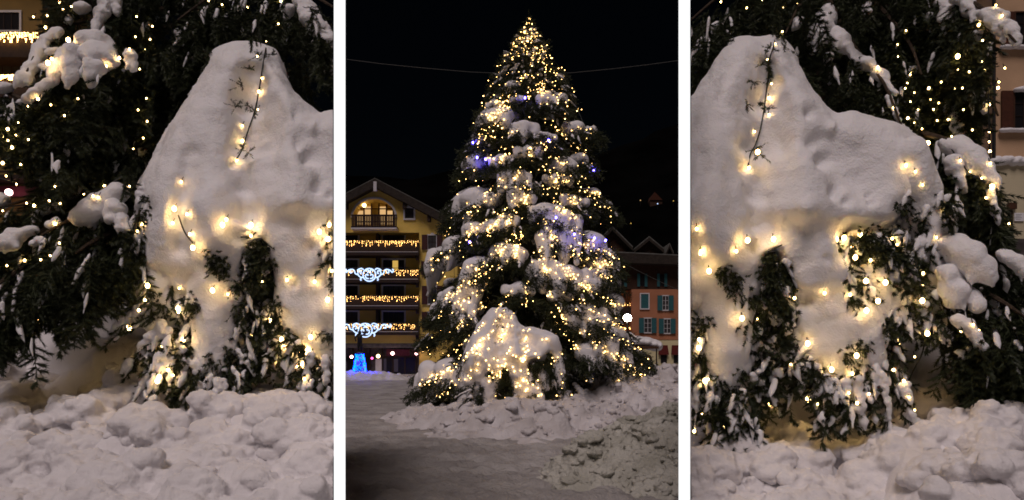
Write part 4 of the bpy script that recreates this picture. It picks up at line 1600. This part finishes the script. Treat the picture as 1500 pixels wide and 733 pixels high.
# gable field above the loggias, with the arch cut out as three pieces
ARC = [(548 + 31 * math.cos(a), 319 - 27 * math.sin(a)) for a in np.linspace(0, math.pi, 15)]
mb.prism(px_poly([(428, 341), (428, 335), (549, 272), (549, 292)] + [p for p in ARC[7:]] + [(517, 333), (548, 333), (548, 341)], HY), HY, HY + 9)
mb.prism(px_poly([(549, 341), (549, 333), (579, 333)] + [p for p in ARC[:8]] + [(549, 272), (670, 335), (670, 341)], HY), HY, HY + 9)
mb.prism(px_poly([(614, base), (614, 341.02), (670, 341.02), (670, base)], HY), HY, HY + 9)
mb.prism(px_poly([(428, 503), (428, 490), (613.9, 490), (613.9, 503)], HY), HY, HY + 1.2)
mb.prism(px_poly([(428, 503), (428, 341.02), (613.9, 341.02), (613.9, 503)], HY), HY + 1.3, HY + 9)
mb.prism(px_poly([(517, 341), (517, 289), (579, 289), (579, 341)], HY), HY + 1.2, HY + 1.29)
mb.build('wall', M['ochre'], HT)
mb = MB()
mb.prism(px_poly([(428, base), (428, 510), (613.9, 510), (613.9, base)], HY), HY + .9, HY + 1.2)
mb.pbox(428, 613.9, 503.1, 509.9, HY - .05, 1.2)
mb.build('stone_band', M['stone'], HT)
mb = MB()
for sgn in (-1, 1):
    mb.prism(px_poly([(549, 262), (549, 274), (549 + sgn * 128, 274 + 66.6), (549 + sgn * 128, 262 + 66.6)], HY - .8), HY - .8, HY + 9)
rf = mb.build('roof', M['roof_tile'], HT)
mb = MB()
for sgn in (-1, 1):
    mb.prism(px_poly([(549, 260.7), (549, 261.8), (549 + sgn * 128, 261.8 + 66.6), (549 + sgn * 128, 260.7 + 66.6)], HY - .75), HY - .75, HY + 9)
mb.build('roof_snow', M['roof_snow_dim'], rf)
mb = MB()
for px in (592, 628, 660, 506, 470):
    yy = 274 + abs(px - 549) * .52
    mb.pbox(px - 2.2, px + 2.2, yy - 2, yy + 9, HY - .6, .59)
mb.build('rafter_ends', M['wood_dark'], HT)
MB().pbox(547, 551.5, 266, 280, HY - 1.0, .18).build('ridge_ornament', M['trim'], HT)


def px_window(parent, x0, x1, y0, y1, Y, frame=2.0, glass='glass_dark', trim='trim', bars=(1, 1), ornament=False, sill=True, bar_mat=None, depth=.08):
    w = MB()
    f = frame
    w.pbox(x0 - f, x1 + f, y0 - f, y0, Y - depth, depth - .003)
    w.pbox(x0 - f, x1 + f, y1, y1 + f, Y - depth - (.06 if sill else 0), depth - .003 + (.06 if sill else 0))
    w.pbox(x0 - f, x0, y0 + .02, y1 - .02, Y - depth, depth - .003)
    w.pbox(x1, x1 + f, y0 + .02, y1 - .02, Y - depth, depth - .003)
    if ornament:
        w.pbox((x0 + x1) / 2 - f * 1.2, (x0 + x1) / 2 + f * 1.2, y0 - f * 2, y0 - f - .02, Y - depth, depth - .003)
    o = w.build('window', M[trim], parent)
    MB().pbox(x0, x1, y0, y1, Y - depth * .3, depth * .2).build('pane', M[glass], o)
    bb = MB()
    bt = max(.35, (x1 - x0) * .02)
    for k in range(1, bars[0] + 1):
        c = x0 + (x1 - x0) * k / (bars[0] + 1)
        bb.pbox(c - bt, c + bt, y0, y1, Y - depth * .6, depth * .25)
    for k in range(1, bars[1] + 1):
        c = y0 + (y1 - y0) * k / (bars[1] + 1)
        bb.pbox(x0, x1, c - bt * .7, c + bt * .7, Y - depth * .62, depth * .2)
    if bars[0] or bars[1]:
        bb.build('glazing_bars', M[bar_mat or 'wood_dark'], o)
    return o


# arched attic opening
mb = MB()
for (a, b) in zip(np.linspace(0, math.pi, 15)[:-1], np.linspace(0, math.pi, 15)[1:]):
    mb.prism(px_poly([(548 + 31 * math.cos(a), 319 - 27 * math.sin(a)), (548 + 34 * math.cos(a), 319 - 30 * math.sin(a)),
                      (548 + 34 * math.cos(b), 319 - 30 * math.sin(b)), (548 + 31 * math.cos(b), 319 - 27 * math.sin(b))], HY), HY - .12, HY - .003)
ar = mb.build('arch_surround', M['trim'], HT)
wl = MB()
for (x0, x1) in ((522, 532), (534, 543), (556, 565), (567, 575)):
    wl.pbox(x0, x1, 303 if x0 not in (522, 567) else 309, 329, HY + 1.12, .06)
wl.build('lit_panes', M['win_warm'], HT)
wd = MB()
for x in (521, 533, 544, 555, 566, 576):
    wd.pbox(x - 1, x + 1, 298, 333, HY + .98, .12)
for y in (306, 316, 325):
    wd.pbox(519, 577, y - .7, y + .7, HY + 1.0, .1)
wd.build('door_frames', M['wood_mid'], HT)
MB().ball(P(533.5, 301, HY + .5), .17, 2).build('ceiling_lamp', M['lamp_warm'], HT)
mb = MB()
mb.pbox(514, 581, 331.5, 333.5, HY - .9, .88)
for x in np.arange(515, 580, 2.3):
    mb.pbox(x, x + 1.7, 316, 331.4, HY - .88, .06)
mb.pbox(514, 581, 314.4, 315.9, HY - .9, .1)
mb.build('attic_balcony', M['wood_dark'], HT)
MB().pbox(514, 581, 333.6, 335.6, HY - .9, .88).build('balcony_edge', M['trim'], HT)
px_window(HT, 593, 606, 305, 320, HY, 2.2, 'glass_grey', ornament=True)
# loggia floors
FL = [(343, 355, 352, 374), (381, 395, 396, 414), (419, 433, 433, 453), (457, 473, 474, 491)]
for k, (wy0, wy1, gy, sl) in enumerate(FL):
    mb = MB()
    mb.pbox(428, 613.5, sl - 4, sl, HY - .5, 1.78)
    mb.pbox(428, 615, gy + 4, sl - 4.1, HY - .5, .08)
    mb.pbox(428, 615, gy, gy + 2, HY - .52, .1)
    mb.build('balcony', M['wood_dark'], HT)
    MB().pbox(428, 612, sl - 5.2, sl - 4.6, HY - .53, .025).build('rail_edge', M['trim'], HT)
    for (x0, x1) in ((490, 524), (561, 592)):
        px_window(HT, x0, x1, wy0, wy1 + 6, HY + 1.3, 2.2, 'glass_grey' if (k + (x0 > 500)) % 2 else 'glass_dark', bars=(3, 0))
MB().pbox(575, 583, 382, 397, HY + 1.21, .015).build('lit_pane', M['win_yellow'], HT)
mb = MB()
for x in (552,):
    mb.pbox(x - 1.6, x + 1.6, 341.1, 490, HY + .2, 1.09)
for k, (wy0, wy1, gy, sl) in enumerate(FL):
    mb.pbox(609, 613, sl, sl + 7, HY - .3, .28)
mb.build('divider_post', M['wood_dark'], HT)
# shuttered windows on the right strip
for (c, y0, y1) in ((633, 345, 365), (632, 384, 402), (633, 420, 445), (633, 458, 480)):
    px_window(HT, c - 6, c + 6, y0, y1, HY, 1.8, 'glass_grey', ornament=True)
    for s_ in (-1, 1):
        MB().pbox(c + s_ * 11 - 4.2, c + s_ * 11 + 4.2, y0 - 1, y1 + 1, HY - .16, .06).build('shutter', M['shutter_red'], HT)
for (c, y0, y1) in ((660, 345, 365), (660, 420, 445)):
    px_window(HT, c - 4, c + 4, y0, y1, HY, 1.6, 'glass_dark')
# ground floor front
for (x0, x1) in ((500, 516), (529, 541), (561, 574), (577, 592), (594, 608)):
    MB().pbox(x0, x1, 524, 548, HY + .80, .04).build('shop_pane', M['glass_dark'], HT)
mb = MB()
for (x0, x1, y0, y1) in ((577, 583, 526, 545), (501, 508, 530, 542), (530, 534, 528, 540), (562, 566, 526, 544)):
    mb.pbox(x0, x1, y0, y1, HY + .77, .02)
mb.build('lit_interior', M['win_dim'], HT)
mb = MB()
for x in (499, 517, 528, 542, 560, 575.5, 593, 609):
    mb.pbox(x - 1, x + 1, 510.1, 551, HY + .70, .12)
mb.pbox(499, 609, 522, 524, HY + .69, .13)
mb.build('shop_frames', M['wood_dark'], HT)
MB().pbox(556 - 6, 556 + 3, 526, 547, HY + .72, .08).build('door', M['trim'], HT)
MB().pbox(566, 612, 512, 521.5, HY + .62, .12).build('shop_fascia', M['shop_front'], HT)
for (x, y, r, m_) in ((515, 523, .22, 'lamp_pink'), (575, 518, .24, 'lamp_pink'), (610, 518, .22, 'lamp_pink'), (554, 522, .26, 'lamp_warm'), (545, 525, .16, 'neon_pink')):
    MB().ball(P(x, y, HY - .45), r * .6, 2).build('lamp', M[m_], HT)
mb = MB()
for x, y in ((515, 523), (575, 518), (610, 518), (554, 522), (545, 525)):
    a = P(x, y - 1, HY - .45)
    mb.tube([a + Vector((0, .1, .22)), a + Vector((0, .62, .4))], .03, 5)
mb.build('lamp_brackets', M['iron'], HT)


def garland(px0, px1, py, Y, label, rows=4, dens=3.1, name_group='icicle lights along the balconies', rad=.022, sag=7):
    t = px_thing('icicle_lights', (px0 + px1) / 2, Y, label, 'icicle lights', name_group, z=P(0, py, Y).z)
    mb = MB()
    mb.tube([P(px0, py, Y), P(px1, py, Y)], .015, 4)
    mb.build('wire', M['wire'], t)
    bl = []
    x = px0
    while x < px1:
        h = random.choice((.35, .6, .8, 1.0))
        for k in range(int(rows * h) + 1):
            if random.random() < .85:
                bl.append((P(x + random.uniform(-.5, .5), py + .6 + k * sag / rows + random.uniform(-.4, .4), Y - .03), (rad * random.choice((.7, 1, 1.2)),) * 3))
        x += dens * random.uniform(.7, 1.3)
    V_, F_, _n = ellipsoids(bl, 1.0)
    tag(link('bulbs', mesh_vf('bulbs', np.concatenate(V_), np.concatenate(F_)), M['garland'], t), kind='stuff')


garland(428, 614, 353, HY - .62, 'gold icicle lights along the topmost balcony of the ochre hotel')
garland(428, 614, 396, HY - .62, 'gold icicle lights on the ochre hotel second balcony down, behind a white scroll light')
garland(428, 612, 434, HY - .62, 'gold icicle lights on the ochre hotel balcony between the two white scroll lights')
garland(428, 610, 475, HY - .62, 'gold icicle lights along the lowest balcony of the ochre hotel')


# white scroll lights hung across the street
def scroll_light(cx, cy, Y, s, label):
    t = px_thing('scroll_light', cx, Y, label, 'light ornament', 'white scroll lights over the street', z=P(0, cy, Y).z)

    def C(u, v):
        return P(cx + u * s, cy + v * s, Y)
    mb = MB()
    R_ = .050

    def curve(pts, n=24, r=R_):
        mb.tube(bez([C(*p) for p in pts], n), r, 6)

    curve([(10 * math.sin(a), 2 - 10 * math.cos(a)) for a in np.linspace(0, 2 * math.pi, 17)], 48)
    ring = mb
    for sg in (-1, 1):
        curve([(sg * 1, 8), (sg * 5, 7), (sg * 6, 3), (sg * 3, 1), (sg * 2, 3.5)], 20)
        curve([(sg * 6, -4), (sg * 3, -6), (sg * .5, -3), (sg * 3, -1.5)], 16)
        # spirals next to the ring
        curve([(sg * 9, 6), (sg * 14, 5.5), (sg * 18, 1), (sg * 17, -4), (sg * 13.5, -4), (sg * 13, -.8), (sg * 15, 0)], 28)
        curve([(sg * 9, -6), (sg * 12, -8), (sg * 16, -7), (sg * 19, -5)], 14)
        curve([(sg * 17, 2), (sg * 22, 0), (sg * 24, -5), (sg * 28, -6.5), (sg * 31, -4), (sg * 29.5, -1), (sg * 27, -2.5)], 28)
        curve([(sg * 29, -6.5), (sg * 33, -5), (sg * 36, -2), (sg * 38, -5), (sg * 36, -7)], 20)
        curve([(sg * 12, 6), (sg * 14, 9), (sg * 12.5, 11)], 10)
    mb.build('rope_light', M['led_white'], t)
    mb = MB()
    mb.tube([C(-40, -8.6), C(40, -8.6)], .03, 5)
    for u in (-36, -18, 0, 18, 36):
        mb.tube([C(u, -8.6), C(u, -6.4)], .02, 4)
    mb.tube([C(-90, -12), C(-40, -8.6)], .02, 4)
    mb.tube([C(40, -8.6), C(62, -10)], .02, 4)
    mb.build('hanging_frame', M['iron'], t)


scroll_light(541, 401, 48, .93, 'glowing white scroll ornament hung in front of the upper hotel balconies')
scroll_light(535, 482, 48, 1.0, 'glowing white scroll ornament hung just above the dark statue')

# statue with blue lights on its pedestal
SY = 44.5
ST = px_thing('statue', 527, SY, 'dark standing statue on a tapered pedestal over the blue light strands', 'statue')
a = P(527, 551, SY)
sx_ = a.x
z0, z1 = P(0, 552, SY).z, P(0, 517, SY).z
mb = MB()
mb.tube([(sx_, SY, z0 - .3), (sx_, SY, z0 + .3), (sx_, SY, z1)], .38, 10, .17)
mb.ball((sx_, SY, z1), .22, 2, (1, 1, .3))
mb.build('pedestal', M['stone'], ST)
zt = P(0, 485, SY).z
hh = zt - z1
mb = MB()
mb.tube([(sx_ - .10, SY, z1), (sx_ - .09, SY, z1 + hh * .3), (sx_ - .05, SY, z1 + hh * .52)], .075, 8, .11)
mb.tube([(sx_ + .10, SY, z1), (sx_ + .10, SY, z1 + hh * .3), (sx_ + .05, SY, z1 + hh * .52)], .075, 8, .11)
mb.tube([(sx_, SY, z1 + hh * .45), (sx_, SY, z1 + hh * .65), (sx_, SY, z1 + hh * .82)], .15, 8, .17)
mb.tube([(sx_ - .17, SY, z1 + hh * .8), (sx_ - .30, SY - .05, z1 + hh * .66), (sx_ - .22, SY - .12, z1 + hh * .52)], .06, 6, .045)
mb.tube([(sx_ + .17, SY, z1 + hh * .8), (sx_ + .34, SY - .05, z1 + hh * .86), (sx_ + .46, SY - .08, z1 + hh * 1.02)], .06, 6, .045)
mb.ball((sx_, SY, z1 + hh * .92), .12, 2, (1, 1, 1.2))
mb.tube([(sx_, SY, z1 + hh * .80), (sx_, SY, z1 + hh * .88)], .06, 6)
mb.build('figure', M['bronze'], ST, True)
BL = thing('light_strands', (sx_, SY, z0), 'cyan and blue light strands draped over the statue pedestal', 'string lights')
mc, mbb = MB(), MB()
for k in range(26):
    an = 2 * math.pi * k / 26
    for j in range(26):
        u = j / 25 + random.uniform(-.015, .015)
        r = .48 - .24 * min(1, u) + random.uniform(-.02, .03)
        if u < .1:
            r += .35 * random.random()
        p = Vector((sx_ + math.cos(an) * r, SY + math.sin(an) * r, z0 - .02 + u * (z1 - z0 - .1)))
        if random.random() < .62:
            (mc if random.random() < .72 else mbb).ball(p, random.uniform(.022, .040), 1)
tag(mc.build('cyan_bulbs', M['led_cyan'], BL), kind='stuff')
tag(mbb.build('blue_bulbs', M['led_blue'], BL), kind='stuff')

# ================================================================== terracotta house (right)
TYY = 70.0
TT = px_thing('terracotta_house', 950, TYY, 'terracotta house with teal shutters and a cream ground floor, right behind the tall tree', 'building')
mb = MB()
mb.pbox(925, 1060, 424, 497.9, TYY, 9)
mb.pbox(870, 924.9, 424, 497.9, TYY + 1.6, 7.4)
mb.build('wall', M['terracotta'], TT)
MB().pbox(870, 1060, 385, 423.9, TYY + .1, 8.9).build('attic_wall', M['attic_wood'], TT)
MB().pbox(870, 1060, 498, 545, TYY + .05, 8.9).build('ground_floor_wall', M['cream'], TT)
mb = MB()
mb.prism([(P(860, 0, TYY).x, P(0, 386, TYY).z), (P(860, 0, TYY).x, P(0, 371, TYY).z), (P(1070, 0, TYY).x, P(0, 381, TYY).z), (P(1070, 0, TYY).x, P(0, 392, TYY).z)], TYY - 1.2, TYY + 9)
rf = mb.build('roof', M['roof_tile'], TT)
mb = MB()
mb.prism([(P(860, 0, TYY).x, P(0, 370.8, TYY).z), (P(860, 0, TYY).x, P(0, 369.2, TYY).z), (P(1070, 0, TYY).x, P(0, 379.4, TYY).z), (P(1070, 0, TYY).x, P(0, 380.8, TYY).z)], TYY - 1.15, TYY + 9)
mb.build('roof_snow', M['roof_snow_dim'], rf)
# gabled dormers behind the eaves
for (cx, ty, hw, hb) in ((897, 335, 30, 30), (951, 350, 22, 18), (981, 360, 6, 14)):
    mb = MB()
    mb.prism(px_poly([(cx - hw * .7, 381), (cx - hw * .7, ty + hb * .7), (cx, ty + 3), (cx + hw * .7, ty + hb * .7), (cx + hw * .7, 381)], TYY + 2), TYY + 2, TYY + 6)
    dm = mb.build('dormer', M['attic_wood'], TT)
    mb = MB()
    for sg in (-1, 1):
        mb.prism(px_poly([(cx, ty - 2), (cx, ty + 2.6), (cx + sg * hw, ty + hb + 2.6), (cx + sg * hw, ty + hb - 2)], TYY + 1.2), TYY + 1.2, TYY + 6.5)
    mb.build('dormer_roof', M['roof_tile'], dm)
    mb = MB()
    for sg in (-1, 1):
        mb.prism(px_poly([(cx, ty - 4), (cx, ty - 2.2), (cx + sg * hw, ty + hb - 2.2), (cx + sg * hw, ty + hb - 4)], TYY + 1.25), TYY + 1.25, TYY + 6.5)
    mb.build('dormer_snow', M['roof_snow_dim'], dm)
    if hw < 28 and hw > 10:
        MB().pbox(cx - 3, cx + 1, ty + 19, ty + 28, TYY + 1.95, .04).build('window', M['glass_grey'], dm)


def teal_window(x0, x1, y0, y1, closed=False, lit=False):
    w = px_window(TT, x0, x1, y0, y1, TYY, 1.6, 'glass_grey' if not closed else 'teal', bars=(1, 2) if not closed else (1, 0), bar_mat='teal' if closed else 'trim')
    if not closed:
        for sg in (-1, 1):
            c = x0 - 4.2 if sg < 0 else x1 + 4.2
            MB().pbox(c - 3.6, c + 3.6, y0 - 1, y1 + 1, TYY - .2, .07).build('shutter', M['teal'], TT)


teal_window(939, 950, 431, 452, closed=True)
teal_window(971, 979, 434, 454)
teal_window(944, 954, 467, 487)
teal_window(973, 982, 468, 488)
for (x0, x1) in ((938, 944), (967, 973), (906, 914)):
    w = MB().pbox(x0, x1, 402, 419, TYY + .05, .04).build('attic_window', M['glass_dark'], TT)
    for sg in (-1, 1):
        c = x0 - 2.4 if sg < 0 else x1 + 2.4
        MB().pbox(c - 2, c + 2, 401, 420, TYY - .02, .05).build('shutter', M['teal'], TT)
for (x0, x1) in ((966, 978), (985, 997)):
    MB().prism([(0, 0)] * 0 + px_poly([(x0 - 1, 520), (x0, 506), (x1, 506), (x1 + 2, 520)], TYY - .3), TYY - .3, TYY - .02).build('awning', M['awning'], TT)
    MB().pbox(x0 + 2, x1 - 1, 520.2, 532, TYY - .02, .05).build('window', M['glass_dark'], TT)
mb = MB()
for (gy, x0, x1) in ((416, 885, 932), (452, 885, 935), (487, 885, 938)):
    mb.pbox(x0, x1, gy + 5, gy + 8, TYY + .3, 1.2)
    mb.pbox(x0, x1, gy - 2, gy + 4.9, TYY + .3, .08)
mb.build('balcony', M['wood_dark'], TT)
garland(890, 932, 409, TYY + .2, 'gold icicle lights on the topmost balcony of the terracotta house', rad=.036, sag=7)
garland(890, 936, 444, TYY + .2, 'gold icicle lights on the middle balcony of the terracotta house', rad=.026, sag=6)
garland(890, 938, 480, TYY + .2, 'gold icicle lights on the lowest balcony of the terracotta house, beside the street lamp', rad=.036, sag=7)
# entrance canopy
mb = MB()
mb.prism(px_poly([(918, 509), (922, 506), (965, 508), (965, 511), (918, 512)], 62), 62, 69.8)
cn = mb.build('entrance_canopy', M['wood_mid'], TT)
sn = snow('canopy_snow', [(P(cx, cy, 64), (r, 2.0, .55)) for cx, cy, r in ((926, 503, .7), (934, 501, .9), (944, 502, .9), (954, 505, .8), (961, 507, .5))], .08, M['snow_far'], cn, smooth=3, amp=.06, scale=1)
mb = MB()
for x in (921, 962):
    mb.pbox(x - .8, x + .8, 511.2, 545, 62.3, .15)
mb.build('canopy_post', M['wood_dark'], TT)
mb = MB()
mb.prism(px_poly([(944, 545), (944, 524), (947, 520), (952, 520), (955, 524), (955, 545)], TYY - .05), TYY - .1, TYY + .04)
mb.build('door', M['wood_mid'], TT)
px_window(TT, 926, 936, 520, 534, TYY, 1.2, 'glass_grey')

# street lamp
LY = 42.0
p = P(919, 466, LY)
SL = thing('street_lamp', (p.x, LY, 0), 'street lamp with a blazing round white globe, right of the tall tree', 'street lamp')
MB().tube([(p.x, LY, 0), (p.x, LY, .5)], .12, 8, .08).tube([(p.x, LY, .5), (p.x, LY, p.z - .24)], .06, 8, .045).build('post', M['iron'], SL)
MB().ball(p, .23, 3, (1.1, 1.1, .95)).build('globe', M['lamp'], SL, True)
MB().tube([(p.x, LY, p.z + .24), (p.x, LY, p.z + .34)], .16, 10, .03).build('cap', M['iron'], SL)

# overhead cables
CB = tag(MB().tube([P(x, y, 23.5) for x, y in ((300, 62), (400, 75), (506, 87), (560, 94), (620, 100), (690, 106), (770, 109), (838, 107), (900, 101), (950, 95), (994, 89), (1150, 62), (1300, 34))], .012, 5).build('overhead_cable', M['cable']),
         'thin dark cable sagging across the black sky behind the tall tree', 'cable')
CB = tag(MB().tube(bez([P(880, 366, 40), P(912, 385, 44), P(955, 407, 50), (P(994, 425, 58)), P(1060, 452, 66)], 20), .022, 5).build('overhead_cable', M['cable']),
         'pale cable running down in front of the terracotta house', 'cable')

# ================================================================== dark hill with chalets
def hill_z(x, y):
    k = smooth01((y - 110) / 260)
    return k * (92 + 30 * smooth01((x - 10) / 90) + 30 * smooth01((-x - 60) / 120) + 14 * fbm(x, y, .012)) - 1


hl = link('hill', grid_mesh(np.linspace(-500, 500, 90), np.linspace(105, 600, 60), hill_z), M['forest'])
tag(hl, kind='structure')
def on_hill(px, py):
    Y = 112.0
    while Y < 560:
        q = P(px, py, Y)
        if hill_z(q.x, Y) >= q.z:
            return q
        Y += 1.0
    return P(px, py, 300)


CH = on_hill(958, 296)
ch = thing('chalet', (CH.x, CH.y, hill_z(CH.x, CH.y)), 'tiny chalet with a dim orange gable high on the black hillside', 'building')
mb = MB()
zb = CH.z - 4
hs = CH.y / 230
mb.box(CH.x - 1.9 * hs, CH.x + 2.2 * hs, CH.y - 3, CH.y + 8, zb, CH.z - .1)
mb.build('wall', M['attic_wood'], ch)
mb = MB()
mb.prism([(CH.x - 1.9 * hs, CH.z - .09), (CH.x - .4 * hs, CH.z + 2.6 * hs), (CH.x + 2.2 * hs, CH.z - .09)], CH.y - 3.4, CH.y + 8)
mb.build('gable', M['orange_board'], ch)
for (px, py, m_, lb) in ((962, 305, 'led_white', 'tiny cold white lamp below the orange chalet on the hillside'),
                         (923, 334, 'win_yellow', 'tiny yellow lamp low on the dark hillside'),
                         (937, 300, 'win_warm', 'faint amber lamp left of the orange chalet'), (985, 301, 'win_yellow', 'faint amber lamp right of the orange chalet')):
    q = on_hill(px, py) + Vector((0, -1.5, 1.2))
    t = thing('hillside_lamp', (q.x, q.y, q.z - 2.2), lb, 'lamp', 'lamps on the hillside')
    MB().tube([(q.x, q.y, q.z - 3), (q.x, q.y, q.z)], .06, 5).build('post', M['iron'], t)
    MB().ball(q, .20, 2).build('globe', M[m_], t)

# ================================================================== yellow house behind the left near fir
YY = 34.0
YH = px_thing('yellow_house', 10, YY, 'yellow house with a dark timber balcony and lights, behind the left near fir', 'building')
mb = MB()
mb.pbox(-320, 62, -60, 272, YY, 8)
mb.pbox(-320, 62, 272.1, 567, YY + .05, 7.9)
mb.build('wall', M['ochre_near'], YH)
MB().pbox(-330, 72, -75, -60.2, YY - 1, 9.5).build('roof', M['roof_tile'], YH)
for (x0, x1, y0, y1, g_) in ((-6, 28, 18, 44, 'glass_dark'), (-10, 30, 95, 118, 'glass_grey'), (-70, -40, 95, 118, 'glass_dark'), (-70, -40, 18, 44, 'glass_dark'), (-10, 30, 160, 190, 'glass_dark')):
    px_window(YH, x0, x1, y0, y1, YY, 3, g_, bars=(2, 0))
mb = MB()
for (y0, y1) in ((50, 84), (112, 146), (250, 256)):
    mb.pbox(-320, 56, y0 + 12, y1 - .1, YY - 1.1, 1.09)
    mb.pbox(-320, 56, y0, y0 + 2.5, YY - 1.1, .1)
    for x in np.arange(-320, 56, 7):
        if y1 - y0 > 10:
            mb.pbox(x, x + 4.5, y0 + 2.6, y0 + 11.9, YY - 1.05, .04)
mb.build('balcony', M['wood_dark'], YH)
MB().pbox(-60, 70, 273, 288, YY - .3, .2).build('shop_fascia', M['shop_front'], YH)
MB().ball(P(13, 282, YY - .9), .17, 2).build('lamp', M['lamp_pink'], YH)
MB().tube([P(13, 281, YY - .75), P(13, 279, YY - .3)], .03, 5).build('lamp_bracket', M['iron'], YH)
garland(-120, 57, 48, YY - 1.2, 'gold icicle lights on the upper balcony of the yellow house', rad=.030, sag=13, dens=2.6, rows=6)
garland(-120, 40, 110, YY - 1.2, 'gold icicle lights on the lower balcony of the yellow house', rad=.034, sag=6, dens=1.6, rows=4)

# ================================================================== peach house behind the right near fir
QY = 24.0
QH = px_thing('peach_house', 1480, QY, 'peach house with brown shutters and a snowy ledge, behind the right near fir', 'building')
mb = MB()
mb.pbox(1456, 1760, -120, 236, QY, 7)
mb.build('wall', M['peach'], QH)
mb = MB()
mb.pbox(1452, 1760, 236.1, 350, QY - .08, 7)
mb.pbox(1424, 1451.9, -120, 585, QY + 1.2, 5.8)
mb.build('lower_wall', M['peach_low'], QH)
MB().pbox(1451, 1760, 350.1, 590, QY - .14, 7).build('stone_plinth', M['stone'], QH)
MB().pbox(1415, 1790, -150, -120.2, QY - .8, 9).build('roof', M['roof_tile'], QH)
blobs = [(P(x, 236 + random.uniform(-2, 2), QY - .12), (.18, .20, .13 + random.uniform(0, .05))) for x in np.arange(1454, 1600, 6)]
snow('ledge_snow', blobs, .03, M['snow_far'], QH, smooth=3, amp=.04, scale=3)
for (x0, x1, y0, y1) in ((1488, 1512, 18, 66), (1487, 1512, 134, 188)):
    w = px_window(QH, x0, x1, y0, y1, QY, 1.5, 'glass_dark', trim='wood_mid', bars=(1, 2))
    MB().pbox(x0 - 19, x0 - 2, y0 - 1, y1 + 1, QY - .1, .06).build('shutter', M['shutter_brown'], QH)
    MB().pbox(x1 + 2, x1 + 19, y0 - 1, y1 + 1, QY - .1, .06).build('shutter', M['shutter_brown'], QH)
    bl = [(P(x, y1 + 3, QY - .14), (.13, .12, .08)) for x in np.arange(x0 - 18, x1 + 16, 4)]
    snow('sill_snow', bl, .022, M['snow_far'], QH, smooth=2, amp=.02, scale=5)
    if y0 > 100:
        bl = [(P(x, y0 - 2 - (x - x0) * .1, QY - .14), (.11, .13, .07 + .004 * max(0, x - x0))) for x in np.arange(x0 + 2, x1 + 16, 4)]
        snow('lintel_snow', bl, .022, M['snow_far'], QH, smooth=2, amp=.02, scale=5)
MB().pbox(1478, 1490, 297, 306, QY - .2, .12).build('meter_box', M['wood_mid'], QH)
MB().pbox(1478, 1484, 308, 342, QY - .11, .04).build('niche', M['wood_dark'], QH)
pp = MB().pbox(1486, 1500, 312, 324, QY - .13, .02).build('notice', M['paper'], QH)
mb = MB()
for k in range(4):
    mb.pbox(1488, 1497 - (k % 2) * 2, 314 + k * 2.3, 314.7 + k * 2.3, QY - .136, .004)
mb.build('printed_lines', M['ink'], pp)
MB().tube([P(1456, -110, QY - .2), P(1456, 60, QY - .2), P(1456, 234, QY - .2)], .055, 8).build('drainpipe', M['iron'], QH)

# ================================================================== render settings
sc.view_settings.view_transform = 'Standard'
sc.view_settings.look = 'None'
sc.view_settings.exposure = 0
sc.view_settings.gamma = 1
sc.render.engine = 'CYCLES'
sc.cycles.use_denoising = True
try:
    sc.cycles.denoiser = 'OPENIMAGEDENOISE'
except Exception:
    pass
sc.cycles.max_bounces = 5
sc.cycles.diffuse_bounces = 3
sc.cycles.glossy_bounces = 2
sc.cycles.transmission_bounces = 2
sc.cycles.sample_clamp_indirect = 3
sc.cycles.use_light_tree = True
sc.cycles.filter_width = 1.7
